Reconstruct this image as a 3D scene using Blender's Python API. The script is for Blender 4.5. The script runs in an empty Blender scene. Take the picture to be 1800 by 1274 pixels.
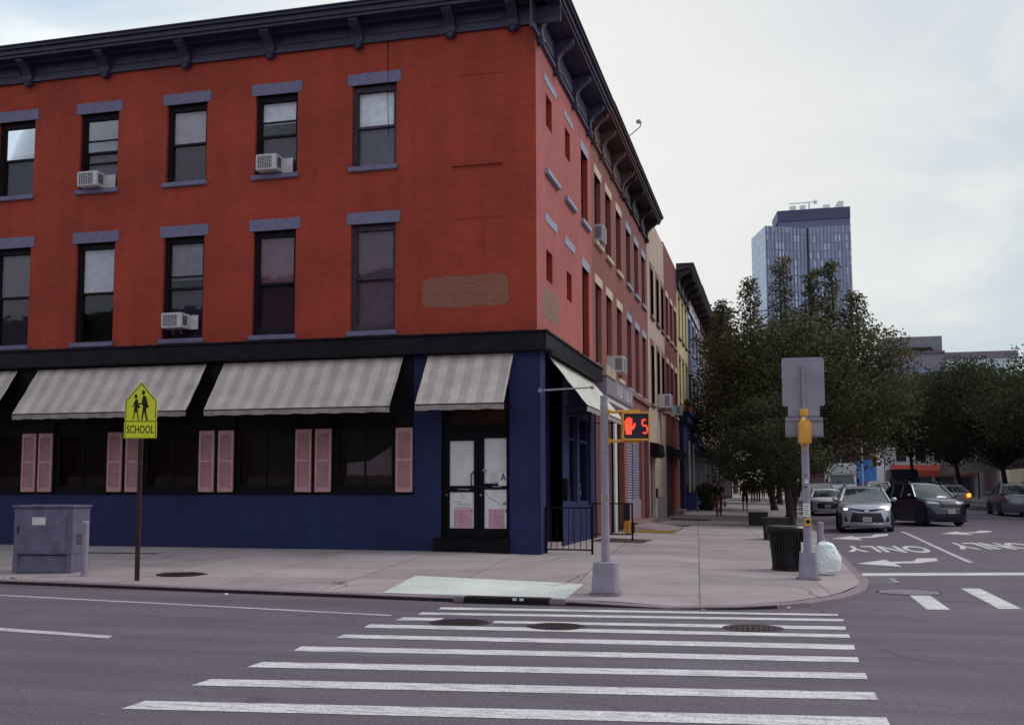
import bpy, bmesh, math, random
from mathutils import Vector, Matrix
random.seed(7)
R = math.radians
PI = math.pi
scene = bpy.context.scene
COL = scene.collection

# ------------------------------------------------------------------ helpers
def lin(h):
    h = h.lstrip('#')
    o = []
    for i in (0, 2, 4):
        c = int(h[i:i+2], 16) / 255
        o.append(c / 12.92 if c <= .04045 else ((c + .055) / 1.055) ** 2.4)
    return tuple(o)

def sm(a, b, x):
    t = max(0, min(1, (x - a) / (b - a)))
    return t * t * (3 - 2 * t)

class MB:
    """collects faces; build() links them as one mesh object"""
    def __init__(s):
        s.v = []; s.f = []; s.m = []; s.s = []
    def face(s, pts, m=0, smooth=False):
        n = len(s.v)
        s.v += [tuple(p) for p in pts]
        s.f.append(list(range(n, n + len(pts)))); s.m.append(m); s.s.append(smooth)
        return s
    def mesh(s, verts, faces, m=0, smooth=False):
        n = len(s.v)
        s.v += [tuple(p) for p in verts]
        for f in faces:
            s.f.append([i + n for i in f]); s.m.append(m); s.s.append(smooth)
        return s
    def box(s, x0, x1, y0, y1, z0, z1, m=0):
        v = [(x0,y0,z0),(x1,y0,z0),(x1,y1,z0),(x0,y1,z0),(x0,y0,z1),(x1,y0,z1),(x1,y1,z1),(x0,y1,z1)]
        return s.mesh(v, [(0,3,2,1),(4,5,6,7),(0,1,5,4),(1,2,6,5),(2,3,7,6),(3,0,4,7)], m)
    def bbox(s, x0, x1, y0, y1, z0, z1, b=.01, m=0):
        """box with bevelled edges"""
        bm = bmesh.new()
        bmesh.ops.create_cube(bm, size=1)
        for v in bm.verts:
            v.co = Vector(((x0+x1)/2 + v.co.x*(x1-x0), (y0+y1)/2 + v.co.y*(y1-y0), (z0+z1)/2 + v.co.z*(z1-z0)))
        b = min(b, .45*min(x1-x0, y1-y0, z1-z0))
        bmesh.ops.bevel(bm, geom=bm.edges[:], offset=b, segments=2, affect='EDGES')
        bm.verts.index_update()
        s.mesh([v.co[:] for v in bm.verts], [[v.index for v in f.verts] for f in bm.faces], m)
        bm.free()
        return s
    def tube(s, a, b, r0, r1=None, n=10, m=0, caps=True, smooth=True):
        a = Vector(a); b = Vector(b); r1 = r0 if r1 is None else r1
        d = (b - a).normalized()
        u = d.orthogonal().normalized(); w = d.cross(u)
        va = [a + (u*math.cos(2*PI*i/n) + w*math.sin(2*PI*i/n))*r0 for i in range(n)]
        vb = [b + (u*math.cos(2*PI*i/n) + w*math.sin(2*PI*i/n))*r1 for i in range(n)]
        s.mesh([p[:] for p in va+vb], [(i, (i+1) % n, n+(i+1) % n, n+i) for i in range(n)], m, smooth)
        if caps:
            s.face([p[:] for p in reversed(va)], m); s.face([p[:] for p in vb], m)
        return s
    def path(s, pts, r, n=8, m=0):
        for a, b in zip(pts, pts[1:]):
            s.tube(a, b, r, r, n, m)
        return s
    def lathe(s, prof, c=(0,0,0), n=20, m=0, smooth=True):
        """prof: (radius, z) from the bottom up"""
        vs = []
        for r, z in prof:
            vs += [(c[0]+r*math.cos(2*PI*i/n), c[1]+r*math.sin(2*PI*i/n), c[2]+z) for i in range(n)]
        fs = []
        for k in range(len(prof)-1):
            for i in range(n):
                fs.append((k*n+i, k*n+(i+1) % n, (k+1)*n+(i+1) % n, (k+1)*n+i))
        s.mesh(vs, fs, m, smooth)
        s.face([vs[i] for i in reversed(range(n))], m)
        s.face([vs[(len(prof)-1)*n+i] for i in range(n)], m)
        return s
    def prism(s, poly, fn, d0, d1, m=0):
        """poly in (u,v); fn(u,v,d) -> xyz; extruded from d0 to d1"""
        n = len(poly)
        a = [fn(u, v, d0) for u, v in poly]; b = [fn(u, v, d1) for u, v in poly]
        s.face(a, m); s.face(list(reversed(b)), m)
        for i in range(n):
            j = (i+1) % n
            s.face([a[j], a[i], b[i], b[j]], m)
        return s
    def ball(s, c, rx, ry, rz, n=10, k=6, m=0):
        prof = []
        vs = []; fs = []
        for j in range(k+1):
            t = PI*j/k
            for i in range(n):
                vs.append((c[0]+rx*math.sin(t)*math.cos(2*PI*i/n), c[1]+ry*math.sin(t)*math.sin(2*PI*i/n), c[2]+rz*math.cos(t)))
        for j in range(k):
            for i in range(n):
                fs.append((j*n+i, (j+1)*n+i, (j+1)*n+(i+1) % n, j*n+(i+1) % n))
        return s.mesh(vs, fs, m, True)
    def build(s, name, mats, parent=None, loc=None, weld=True, sharp=35, fixn=True):
        me = bpy.data.meshes.new(name)
        me.from_pydata(s.v, [], s.f)
        if not isinstance(mats, (list, tuple)): mats = [mats]
        for m in mats: me.materials.append(m)
        me.polygons.foreach_set('material_index', s.m)
        me.polygons.foreach_set('use_smooth', s.s)
        if weld:
            bm = bmesh.new(); bm.from_mesh(me)
            bmesh.ops.remove_doubles(bm, verts=bm.verts[:], dist=1e-5)
            if fixn: bmesh.ops.recalc_face_normals(bm, faces=bm.faces[:])
            bm.to_mesh(me); bm.free()
            if any(s.s): me.set_sharp_from_angle(angle=R(sharp))
        me.update()
        o = bpy.data.objects.new(name, me)
        COL.objects.link(o)
        if parent is not None: o.parent = parent
        if loc is not None: o.location = loc
        if name in SPLIT: return split_pieces(o)[0]
        return o

SPLIT = {'door_post', 'shop_pier', 'pillar', 'signal_bracket', 'end_block', 'bolt_plate', 'window_surround', 'windows', 'shop_window', 'pilaster', 'clamp_band', 'bolt', 'water_tank', 'roof_plant',
         'fins', 'plinth', 'bracket', 'roof_rail', 'stiffener', 'base', 'flashing', 'brick_ledge', 'shutter_rail', 'handle', 'letter_plate', 'corner_box', 'paint_mark', 'lens', 'side_shopfront', 'post', 'rail', 'eye', 'sign_letter'}
SINGULAR = {'windows': 'window', 'fins': 'fin', 'flashing': 'flashing_scrap'}
def split_pieces(o):
    """each loose piece of a mesh becomes an object of its own, same name and parent"""
    me = o.data
    par = list(range(len(me.vertices)))
    def find(i):
        while par[i] != i: par[i] = par[par[i]]; i = par[i]
        return i
    for p in me.polygons:
        a = find(p.vertices[0])
        for v in p.vertices[1:]: par[find(v)] = a
    isl = {}
    for p in me.polygons: isl.setdefault(find(p.vertices[0]), []).append(p.index)
    if len(isl) < 2: return [o]
    base = SINGULAR.get(o.name.split('.')[0], o.name.split('.')[0])
    out = []
    for ids in isl.values():
        used = sorted({v for i in ids for v in me.polygons[i].vertices}); mp = {v: k for k, v in enumerate(used)}
        m2 = bpy.data.meshes.new(base)
        m2.from_pydata([me.vertices[v].co[:] for v in used], [], [[mp[v] for v in me.polygons[i].vertices] for i in ids])
        for m in me.materials: m2.materials.append(m)
        m2.polygons.foreach_set('material_index', [me.polygons[i].material_index for i in ids])
        m2.polygons.foreach_set('use_smooth', [me.polygons[i].use_smooth for i in ids])
        c = bpy.data.objects.new(base, m2); COL.objects.link(c); c.parent = o.parent; c.location = o.location; c.rotation_euler = o.rotation_euler
        if any(me.polygons[i].use_smooth for i in ids): m2.set_sharp_from_angle(angle=R(35))
        out.append(c)
    bpy.data.objects.remove(o); bpy.data.meshes.remove(me)
    return out

def tag(o, label=None, cat=None, group=None, kind=None):
    if label: o['label'] = label
    if cat: o['category'] = cat
    if group: o['group'] = group
    if kind: o['kind'] = kind
    return o

def empty(name, loc=(0,0,0), rz=0, label=None, cat=None, group=None):
    e = bpy.data.objects.new(name, None)
    e.location = loc; e.rotation_euler = (0, 0, rz); e.empty_display_size = .2
    COL.objects.link(e)
    return tag(e, label, cat, group)

def copy_tree(o, parent=None):
    c = o.copy(); COL.objects.link(c)
    if parent is not None: c.parent = parent
    for ch in list(o.children): copy_tree(ch, c)
    return c

def text_mesh(mb, txt, w, h, fn, m=0, bold=0.0):
    """flat lettering fitted to w x h about its centre: fn(u,v) -> xyz"""
    cu = bpy.data.curves.new('lettering', 'FONT')
    cu.body = txt; cu.size = 1; cu.resolution_u = 3; cu.offset = bold
    ob = bpy.data.objects.new('lettering', cu)
    COL.objects.link(ob)
    bpy.context.view_layer.update()
    me = ob.to_mesh()
    xs = [v.co.x for v in me.vertices]; ys = [v.co.y for v in me.vertices]
    cx, cy = (min(xs)+max(xs))/2, (min(ys)+max(ys))/2
    sx, sy = w/(max(xs)-min(xs)), h/(max(ys)-min(ys))
    mb.mesh([fn((v.co.x-cx)*sx, (v.co.y-cy)*sy) for v in me.vertices], [list(p.vertices) for p in me.polygons], m)
    ob.to_mesh_clear()
    bpy.data.objects.remove(ob); bpy.data.curves.remove(cu)

# ------------------------------------------------------------------ materials
def newmat(name):
    m = bpy.data.materials.new(name); m.use_nodes = True
    nt = m.node_tree
    return m, nt, nt.nodes['Principled BSDF']

def N(nt, t, **kw):
    n = nt.nodes.new(t)
    for k, v in kw.items():
        if k in n.inputs: n.inputs[k].default_value = v
        else: setattr(n, k, v)
    return n

def rgb(c): return (c[0], c[1], c[2], 1)

def mixc(nt, fac, a, b, mode='MIX'):
    n = nt.nodes.new('ShaderNodeMix'); n.data_type = 'RGBA'; n.blend_type = mode
    for sock, val in ((n.inputs[0], fac), (n.inputs[6], a), (n.inputs[7], b)):
        if hasattr(val, 'links'): nt.links.new(val, sock)
        elif isinstance(val, (int, float)): sock.default_value = val
        else: sock.default_value = rgb(val)
    return n.outputs[2]

def ramp(nt, fac, stops):
    r = nt.nodes.new('ShaderNodeValToRGB')
    while len(r.color_ramp.elements) < len(stops): r.color_ramp.elements.new(.5)
    for e, (p, c) in zip(r.color_ramp.elements, stops):
        e.position = p; e.color = rgb(c) if isinstance(c, tuple) else (c, c, c, 1)
    nt.links.new(fac, r.inputs[0])
    return r.outputs[0]

def worldpos(nt):
    return nt.nodes.new('ShaderNodeNewGeometry').outputs['Position']

def noise(nt, vec, scale, detail=4, rough=.55):
    n = N(nt, 'ShaderNodeTexNoise', Scale=scale, Detail=detail, Roughness=rough)
    nt.links.new(vec, n.inputs['Vector'])
    return n.outputs['Fac']

def bump(nt, bs, h, strength=.3, dist=.02):
    b = N(nt, 'ShaderNodeBump', Strength=strength, Distance=dist)
    nt.links.new(h, b.inputs['Height']); nt.links.new(b.outputs[0], bs.inputs['Normal'])
    return b

def M_plain(name, c, rough=.6, metal=0, var=.12, vs=6.0, bmp=0, spec=.4, local=False):
    """painted or bare surface with slight blotchy wear"""
    m, nt, bs = newmat(name)
    c = lin(c) if isinstance(c, str) else c
    pos = nt.nodes.new('ShaderNodeTexCoord').outputs['Object'] if local else worldpos(nt)
    f = noise(nt, pos, vs, 5)
    lo = tuple(max(0, x*(1-var*1.6)) for x in c); hi = tuple(min(1, x*(1+var)) for x in c)
    nt.links.new(ramp(nt, f, [(.3, lo), (.7, hi)]), bs.inputs['Base Color'])
    bs.inputs['Roughness'].default_value = rough
    bs.inputs['Metallic'].default_value = metal
    bs.inputs['Specular IOR Level'].default_value = spec
    if bmp: bump(nt, bs, noise(nt, pos, vs*8, 3), bmp, .01)
    return m

def M_brick(name, c, mortar=None, bh=.068, bw=.21, rough=.75, stain=.35, bmp=.5, cvar=.14, spec=.3, dirt='#3a2a26', mk=.72):
    m, nt, bs = newmat(name)
    c = lin(c) if isinstance(c, str) else c
    mo = tuple(x*mk for x in c) if mortar is None else lin(mortar)
    pos = worldpos(nt)
    sp = nt.nodes.new('ShaderNodeSeparateXYZ'); nt.links.new(pos, sp.inputs[0])
    ad = N(nt, 'ShaderNodeMath', operation='ADD'); nt.links.new(sp.outputs[0], ad.inputs[0]); nt.links.new(sp.outputs[1], ad.inputs[1])
    cb = nt.nodes.new('ShaderNodeCombineXYZ'); nt.links.new(ad.outputs[0], cb.inputs[0]); nt.links.new(sp.outputs[2], cb.inputs[1])
    br = N(nt, 'ShaderNodeTexBrick', Scale=1.0)
    br.inputs['Mortar Size'].default_value = .007; br.inputs['Mortar Smooth'].default_value = .3
    br.inputs['Brick Width'].default_value = bw; br.inputs['Row Height'].default_value = bh
    br.inputs['Color1'].default_value = rgb(tuple(x*(1-cvar) for x in c)); br.inputs['Color2'].default_value = rgb(tuple(x*(1+cvar) for x in c))
    br.inputs['Mortar'].default_value = rgb(mo)
    nt.links.new(cb.outputs[0], br.inputs['Vector'])
    # broad weathering, vertical streaks and fine dirt
    f1 = ramp(nt, noise(nt, pos, .55, 6, .6), [(.35, .72), (.68, 1.1)])
    mp = N(nt, 'ShaderNodeMapping'); mp.inputs['Scale'].default_value = (3.0, 3.0, .25)
    nt.links.new(pos, mp.inputs[0])
    f2 = ramp(nt, noise(nt, mp.outputs[0], 1.3, 5, .65), [(.3, .8), (.6, 1.06)])
    f3 = ramp(nt, noise(nt, pos, 14, 4, .7), [(.3, .8), (.7, 1.12)])
    k = mixc(nt, stain, br.outputs[0], f1, 'MULTIPLY')
    k = mixc(nt, stain, k, f2, 'MULTIPLY')
    k = mixc(nt, .6, k, f3, 'MULTIPLY')
    # scattered flaked spots
    fl = ramp(nt, noise(nt, pos, 5.5, 6, .75), [(.69, 0.0), (.74, .75)])
    k = mixc(nt, fl, k, lin(dirt))
    nt.links.new(k, bs.inputs['Base Color'])
    bs.inputs['Roughness'].default_value = rough
    bs.inputs['Specular IOR Level'].default_value = spec
    h = mixc(nt, .35, ramp(nt, br.outputs['Fac'], [(0, 1.0), (1, 0.0)]), noise(nt, pos, 40, 3))
    bump(nt, bs, h, bmp, .008)
    return m

def M_glass(name, tint='#20242b', alpha=.9, rough=.03):
    """window glass: see-through with sky reflection"""
    m, nt, bs = newmat(name)
    nt.nodes.remove(bs)
    tr = N(nt, 'ShaderNodeBsdfTransparent'); tr.inputs[0].default_value = (alpha, alpha, alpha*1.02, 1)
    gl = N(nt, 'ShaderNodeBsdfGlossy'); gl.inputs['Roughness'].default_value = rough
    gl.inputs[0].default_value = (.85, .87, .92, 1)
    pos = worldpos(nt)
    bp = N(nt, 'ShaderNodeBump', Strength=.05, Distance=.05)
    nt.links.new(noise(nt, pos, 1.7, 2), bp.inputs['Height']); nt.links.new(bp.outputs[0], gl.inputs['Normal'])
    fr = N(nt, 'ShaderNodeFresnel', IOR=1.5)
    mx = nt.nodes.new('ShaderNodeMixShader')
    nt.links.new(fr.outputs[0], mx.inputs[0]); nt.links.new(tr.outputs[0], mx.inputs[1]); nt.links.new(gl.outputs[0], mx.inputs[2])
    nt.links.new(mx.outputs[0], nt.nodes['Material Output'].inputs[0])
    return m

def M_emit(name, c, s):
    m, nt, bs = newmat(name)
    c = lin(c)
    bs.inputs['Base Color'].default_value = rgb(c)
    bs.inputs['Emission Color'].default_value = rgb(c); bs.inputs['Emission Strength'].default_value = s
    return m

def M_stripes(name, a, b, w, x0):
    m, nt, bs = newmat(name)
    pos = worldpos(nt)
    sp = nt.nodes.new('ShaderNodeSeparateXYZ'); nt.links.new(pos, sp.inputs[0])
    ad = N(nt, 'ShaderNodeMath', operation='ADD'); nt.links.new(sp.outputs[0], ad.inputs[0])
    ad.inputs[1].default_value = -x0 + 100*w
    md = N(nt, 'ShaderNodeMath', operation='MODULO'); nt.links.new(ad.outputs[0], md.inputs[0]); md.inputs[1].default_value = w
    gt = N(nt, 'ShaderNodeMath', operation='GREATER_THAN'); nt.links.new(md.outputs[0], gt.inputs[0]); gt.inputs[1].default_value = w*.5
    k = mixc(nt, gt.outputs[0], lin(a), lin(b))
    st = ramp(nt, noise(nt, pos, 1.8, 6, .65), [(.3, .68), (.65, 1.06)])
    k = mixc(nt, .8, k, st, 'MULTIPLY')
    sp2 = ramp(nt, noise(nt, pos, 6.5, 3, .5), [(.72, 0.0), (.77, .5)])
    k = mixc(nt, sp2, k, lin('#6b5a58'))
    nt.links.new(k, bs.inputs['Base Color'])
    bs.inputs['Roughness'].default_value = .85; bs.inputs['Specular IOR Level'].default_value = .15
    bump(nt, bs, noise(nt, pos, 3, 3), .25, .02)
    return m

def M_asphalt():
    m, nt, bs = newmat('asphalt')
    pos = worldpos(nt)
    k = ramp(nt, noise(nt, pos, 90, 2, .6), [(.25, lin('#433b45')), (.5, lin('#5e5360')), (.8, lin('#8a7c88'))])
    big = ramp(nt, noise(nt, pos, .35, 5, .55), [(.3, .82), (.7, 1.14)])
    k = mixc(nt, .8, k, big, 'MULTIPLY')
    mid = ramp(nt, noise(nt, pos, 26, 6, .75), [(.3, .62), (.7, 1.32)])
    k = mixc(nt, .9, k, mid, 'MULTIPLY')
    mp = N(nt, 'ShaderNodeMapping'); mp.inputs['Scale'].default_value = (.16, 1.5, 1); mp.inputs['Rotation'].default_value = (0, 0, R(7))
    nt.links.new(pos, mp.inputs[0])
    tr = ramp(nt, noise(nt, mp.outputs[0], 1.0, 4, .6), [(.35, .76), (.65, 1.12)])
    k = mixc(nt, .8, k, tr, 'MULTIPLY')
    st = N(nt, 'ShaderNodeTexVoronoi', Scale=30); nt.links.new(pos, st.inputs['Vector'])
    k = mixc(nt, ramp(nt, st.outputs['Distance'], [(.10, .5), (.22, 0.0)]), k, lin('#9d8e9c'))
    oil = ramp(nt, noise(nt, pos, 1.1, 4, .5), [(.66, 0.0), (.76, .45)])
    k = mixc(nt, oil, k, lin('#352c36'))
    vo = N(nt, 'ShaderNodeTexVoronoi', Scale=.42, feature='DISTANCE_TO_EDGE')
    wr = N(nt, 'ShaderNodeTexNoise', Scale=1.6, Detail=6)
    nt.links.new(pos, wr.inputs['Vector'])
    wv = mixc(nt, .35, pos, wr.outputs['Color'], 'ADD')
    nt.links.new(wv, vo.inputs['Vector'])
    cr = ramp(nt, vo.outputs['Distance'], [(0.0, .55), (.012, 0.0)])
    msk = ramp(nt, noise(nt, pos, .5, 3), [(.5, 0.0), (.62, 1.0)])
    cm = N(nt, 'ShaderNodeMath', operation='MULTIPLY'); nt.links.new(cr, cm.inputs[0]); nt.links.new(msk, cm.inputs[1])
    k = mixc(nt, cm.outputs[0], k, lin('#2c252c'))
    nt.links.new(k, bs.inputs['Base Color'])
    bs.inputs['Roughness'].default_value = .85; bs.inputs['Specular IOR Level'].default_value = .3
    bump(nt, bs, noise(nt, pos, 120, 3), .5, .006)
    return m

def M_concrete(name, c, grid=(1.62, 1.5), rot=-5, joint=.5):
    m, nt, bs = newmat(name)
    pos = worldpos(nt)
    c = lin(c)
    k = ramp(nt, noise(nt, pos, 60, 3, .6), [(.25, tuple(x*.8 for x in c)), (.75, tuple(min(1, x*1.15) for x in c))])
    big = ramp(nt, noise(nt, pos, .8, 6, .62), [(.3, .8), (.7, 1.12)])
    k = mixc(nt, .9, k, big, 'MULTIPLY')
    if grid:
        mp = N(nt, 'ShaderNodeMapping'); mp.inputs['Rotation'].default_value = (0, 0, R(rot))
        nt.links.new(pos, mp.inputs[0])
        br = N(nt, 'ShaderNodeTexBrick', Scale=1.0, offset=.0)
        br.inputs['Brick Width'].default_value = grid[0]; br.inputs['Row Height'].default_value = grid[1]
        br.inputs['Mortar Size'].default_value = .012; br.inputs['Mortar Smooth'].default_value = .1
        br.inputs['Color1'].default_value = (.80, .80, .80, 1); br.inputs['Color2'].default_value = (1.12, 1.10, 1.10, 1)
        br.inputs['Mortar'].default_value = (1-joint, 1-joint, 1-joint, 1)
        nt.links.new(mp.outputs[0], br.inputs['Vector'])
        k = mixc(nt, .8, k, br.outputs[0], 'MULTIPLY')
    mid = ramp(nt, noise(nt, pos, 22, 6, .75), [(.3, .80), (.7, 1.16)])
    k = mixc(nt, .8, k, mid, 'MULTIPLY')
    ve = N(nt, 'ShaderNodeTexVoronoi', Scale=.33, feature='DISTANCE_TO_EDGE')
    wr = N(nt, 'ShaderNodeTexNoise', Scale=1.1, Detail=6); nt.links.new(pos, wr.inputs['Vector'])
    nt.links.new(mixc(nt, .5, pos, wr.outputs['Color'], 'ADD'), ve.inputs['Vector'])
    ck = ramp(nt, ve.outputs['Distance'], [(0.0, .8), (.009, 0.0)])
    ms = ramp(nt, noise(nt, pos, .45, 3), [(.48, 0.0), (.58, 1.0)])
    cm = N(nt, 'ShaderNodeMath', operation='MULTIPLY'); nt.links.new(ck, cm.inputs[0]); nt.links.new(ms, cm.inputs[1])
    k = mixc(nt, cm.outputs[0], k, lin('#3a3034'))
    # chewing-gum spots and rusty or chalky blotches
    vo = N(nt, 'ShaderNodeTexVoronoi', Scale=2.3); nt.links.new(pos, vo.inputs['Vector'])
    gs = ramp(nt, vo.outputs['Distance'], [(.05, .45), (.075, 0.0)])
    k = mixc(nt, gs, k, lin('#4a3e42'))
    ch = ramp(nt, noise(nt, pos, 1.9, 7, .7), [(.64, 0.0), (.72, .35)])
    k = mixc(nt, ch, k, lin('#b5a6a6'))
    ru = ramp(nt, noise(nt, pos, .6, 4, .6), [(.6, 0.0), (.75, .35)])
    k = mixc(nt, ru, k, lin('#8a6350'))
    nt.links.new(k, bs.inputs['Base Color'])
    bs.inputs['Roughness'].default_value = .85; bs.inputs['Specular IOR Level'].default_value = .25
    bump(nt, bs, noise(nt, pos, 70, 4), .35, .006)
    return m

def M_paint(name, c='#dbd8d8', wear=.62):
    """worn thermoplastic road paint; worn spots show the asphalt colour"""
    m, nt, bs = newmat(name)
    pos = worldpos(nt)
    k = ramp(nt, noise(nt, pos, 1.2, 5), [(.3, tuple(x*.82 for x in lin(c))), (.7, lin(c))])
    mp = N(nt, 'ShaderNodeMapping'); mp.inputs['Scale'].default_value = (.5, 3, 1); nt.links.new(pos, mp.inputs[0])
    w = ramp(nt, noise(nt, mp.outputs[0], 5, 8, .8), [(.48, 0.0), (.60, wear)])
    w2 = ramp(nt, noise(nt, pos, 34, 4, .75), [(.49, 0.0), (.63, wear)])
    k = mixc(nt, w, k, lin('#5a4e5a')); k = mixc(nt, w2, k, lin('#665a66'))
    nt.links.new(k, bs.inputs['Base Color']); bs.inputs['Roughness'].default_value = .7
    return m

def M_leaf(name, a, b):
    m, nt, bs = newmat(name)
    ri = nt.nodes.new('ShaderNodeNewGeometry').outputs['Random Per Island']
    k = ramp(nt, ri, [(0, lin(a)), (1, lin(b))])
    f = ramp(nt, noise(nt, worldpos(nt), .7, 4), [(.35, .65), (.65, 1.2)])
    k = mixc(nt, .8, k, f, 'MULTIPLY')
    nt.links.new(k, bs.inputs['Base Color'])
    bs.inputs['Roughness'].default_value = .75; bs.inputs['Specular IOR Level'].default_value = .08
    tl = N(nt, 'ShaderNodeBsdfTranslucent'); nt.links.new(k, tl.inputs[0])
    mx = nt.nodes.new('ShaderNodeMixShader'); mx.inputs[0].default_value = .42
    nt.links.new(bs.outputs[0], mx.inputs[1]); nt.links.new(tl.outputs[0], mx.inputs[2])
    nt.links.new(mx.outputs[0], nt.nodes['Material Output'].inputs[0])
    return m

def M_shutter(name, c, pitch=.05):
    """metal roll-down shutter: ribs modelled as bump on horizontal slats"""
    m, nt, bs = newmat(name)
    pos = worldpos(nt)
    sp = nt.nodes.new('ShaderNodeSeparateXYZ'); nt.links.new(pos, sp.inputs[0])
    mu = N(nt, 'ShaderNodeMath', operation='MULTIPLY'); nt.links.new(sp.outputs[2], mu.inputs[0]); mu.inputs[1].default_value = 2*PI/pitch
    si = N(nt, 'ShaderNodeMath', operation='SINE'); nt.links.new(mu.outputs[0], si.inputs[0])
    k = ramp(nt, noise(nt, pos, 2, 5), [(.3, tuple(x*.75 for x in lin(c))), (.7, lin(c))])
    nt.links.new(k, bs.inputs['Base Color']); bs.inputs['Roughness'].default_value = .5; bs.inputs['Metallic'].default_value = .3
    bump(nt, bs, si.outputs[0], .9, .02)
    return m

def M_tower(name, a, b, dark, bw=1.25, bh=3.05, lit='#c8d2e6'):
    """curtain wall: spandrels, panes of varied tone and a few pale blinds"""
    m, nt, bs = newmat(name)
    tc = nt.nodes.new('ShaderNodeUVMap')
    br = N(nt, 'ShaderNodeTexBrick', Scale=1.0, offset=0.0)
    br.inputs['Brick Width'].default_value = bw; br.inputs['Row Height'].default_value = bh
    br.inputs['Mortar Size'].default_value = .13; br.inputs['Mortar Smooth'].default_value = .1
    br.inputs['Color1'].default_value = rgb(lin(a)); br.inputs['Color2'].default_value = rgb(lin(b)); br.inputs['Mortar'].default_value = rgb(lin(dark))
    nt.links.new(tc.outputs[0], br.inputs['Vector'])
    b2 = N(nt, 'ShaderNodeTexBrick', Scale=1.0, offset=0.0)
    b2.inputs['Brick Width'].default_value = bw; b2.inputs['Row Height'].default_value = bh; b2.inputs['Mortar Size'].default_value = .42
    b2.inputs['Color1'].default_value = (0, 0, 0, 1); b2.inputs['Color2'].default_value = (1, 1, 1, 1); b2.inputs['Mortar'].default_value = (0, 0, 0, 1)
    mp = N(nt, 'ShaderNodeMapping'); mp.inputs['Location'].default_value = (bw*37, bh*11, 0); nt.links.new(tc.outputs[0], mp.inputs[0])
    nt.links.new(mp.outputs[0], b2.inputs['Vector'])
    sel = ramp(nt, b2.outputs[0], [(.70, 0.0), (.78, .85)])
    k = mixc(nt, sel, br.outputs[0], lin(lit))
    nt.links.new(k, bs.inputs['Base Color'])
    bs.inputs['Roughness'].default_value = .25; bs.inputs['Specular IOR Level'].default_value = .5
    return m

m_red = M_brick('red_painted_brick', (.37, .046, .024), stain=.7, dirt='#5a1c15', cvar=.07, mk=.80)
m_red_lit = M_brick('side_lit_red_brick', (.43, .112, .104), stain=.55, dirt='#5e3034', cvar=.08, bmp=.9, mk=.8)  # same red paint, with the side wall's stronger light and sheen in its colour
m_lilac = M_plain('lilac_grey_stone', '#706a86', .75, var=.12, vs=9, bmp=.3)
m_bluegrey = M_plain('blue_grey_stone', '#9394a8', .75, var=.15, vs=9, bmp=.3)
m_navy = M_brick('navy_painted_masonry', (.021, .024, .088), bh=.2, bw=.4, mk=.9, rough=.65, stain=.8, dirt='#3b3c52', cvar=.05, spec=.2, bmp=.25)
m_black = M_plain('black_paint', (.008, .006, .009), .5, spec=.1, var=.3, vs=5, bmp=.1)
m_fascia = M_plain('black_fascia_metal', (.010, .007, .012), .45, var=.35, vs=3, bmp=.15, spec=.16)
m_frame = M_plain('dark_window_frame', '#241b22', .6, spec=.12, var=.25, vs=8)
m_framegrey = M_plain('grey_window_casing', '#4a3f4a', .6, spec=.15, var=.25, vs=8)
m_glass = M_glass('window_glass')
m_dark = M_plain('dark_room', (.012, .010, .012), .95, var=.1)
m_cream_shut = M_plain('pink_shutter_paint', '#b98a8c', .6, var=.1, vs=8)
m_awning = M_stripes('striped_awning_canvas', '#c8b8b0', '#b3a5a2', .405, -.0)
m_awning_side = M_plain('pale_awning_canvas', '#bdb8b0', .85, var=.12, vs=2)
m_valance = M_plain('awning_valance_canvas', '#9a8a8a', .9, var=.2, vs=5)
m_cornice_blue = M_plain('dark_blue_cornice_paint', '#2f2a44', .5, var=.25, vs=3)
m_cornice_trim = M_plain('pale_cornice_trim', '#463d58', .6, var=.25, vs=4)
m_cornice_brown = M_plain('brown_cornice_paint', '#4c2b2b', .55, var=.25, vs=3)
m_cornice_brown2 = M_plain('weathered_brown_trim', '#664643', .6, var=.25, vs=4)
m_cornice_dark = M_plain('dark_maroon_cornice_paint', '#2c1a1f', .5, var=.25, vs=3)
m_roof = M_plain('roof_felt', '#39333a', .9, var=.2)
m_white = M_plain('white_paint', '#dad8d6', .55, var=.08)
m_acwhite = M_plain('air_conditioner_white', '#c4bec0', .45, var=.1, vs=8)
m_acdark = M_plain('air_conditioner_grille', '#3a3540', .6, var=.2, vs=30)
m_galv = M_plain('galvanised_grey_paint', '#8f8796', .5, metal=.0, var=.1, vs=6, bmp=.05)
m_galv2 = M_plain('bare_aluminium', '#8d8490', .5, metal=.25, var=.1, vs=4)
m_cab = M_plain('cabinet_grey_paint', '#6d6880', .6, var=.18, vs=5)
m_rust = M_plain('rusty_brown_steel', '#3b2422', .8, var=.35, vs=14, bmp=.2)
m_iron = M_plain('cast_iron', '#3c2c30', .55, metal=.4, var=.3, vs=20, bmp=.4)
m_signyellow = M_plain('fluorescent_yellow_green_sheeting', (.74, .74, .035), .45, var=.05, vs=9)
m_signblack = M_plain('sign_black', (.012, .010, .008), .5, var=.05)
m_yellow = M_plain('signal_yellow_paint', (.68, .33, .045), .42, var=.12, vs=6)
m_signal_face = M_plain('signal_dark_lens', (.014, .012, .022), .5, var=.2, vs=40)
m_lit = M_emit('signal_lit_red', '#ff3a24', 1.6)
m_asphalt = M_asphalt()
m_side = M_concrete('pavement_concrete', '#9c9092', rot=-4, grid=(1.9, 1.62), joint=.68)
m_slab = M_concrete('new_pale_concrete', '#c9cac6', grid=None)
m_kerb = M_concrete('kerb_stone', '#8a7a80', grid=(2.4, 60), rot=0, joint=.4)
m_kerbsteel = M_plain('dark_steel_kerb_face', '#2a2024', .6, var=.4, vs=8, bmp=.2)
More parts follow.
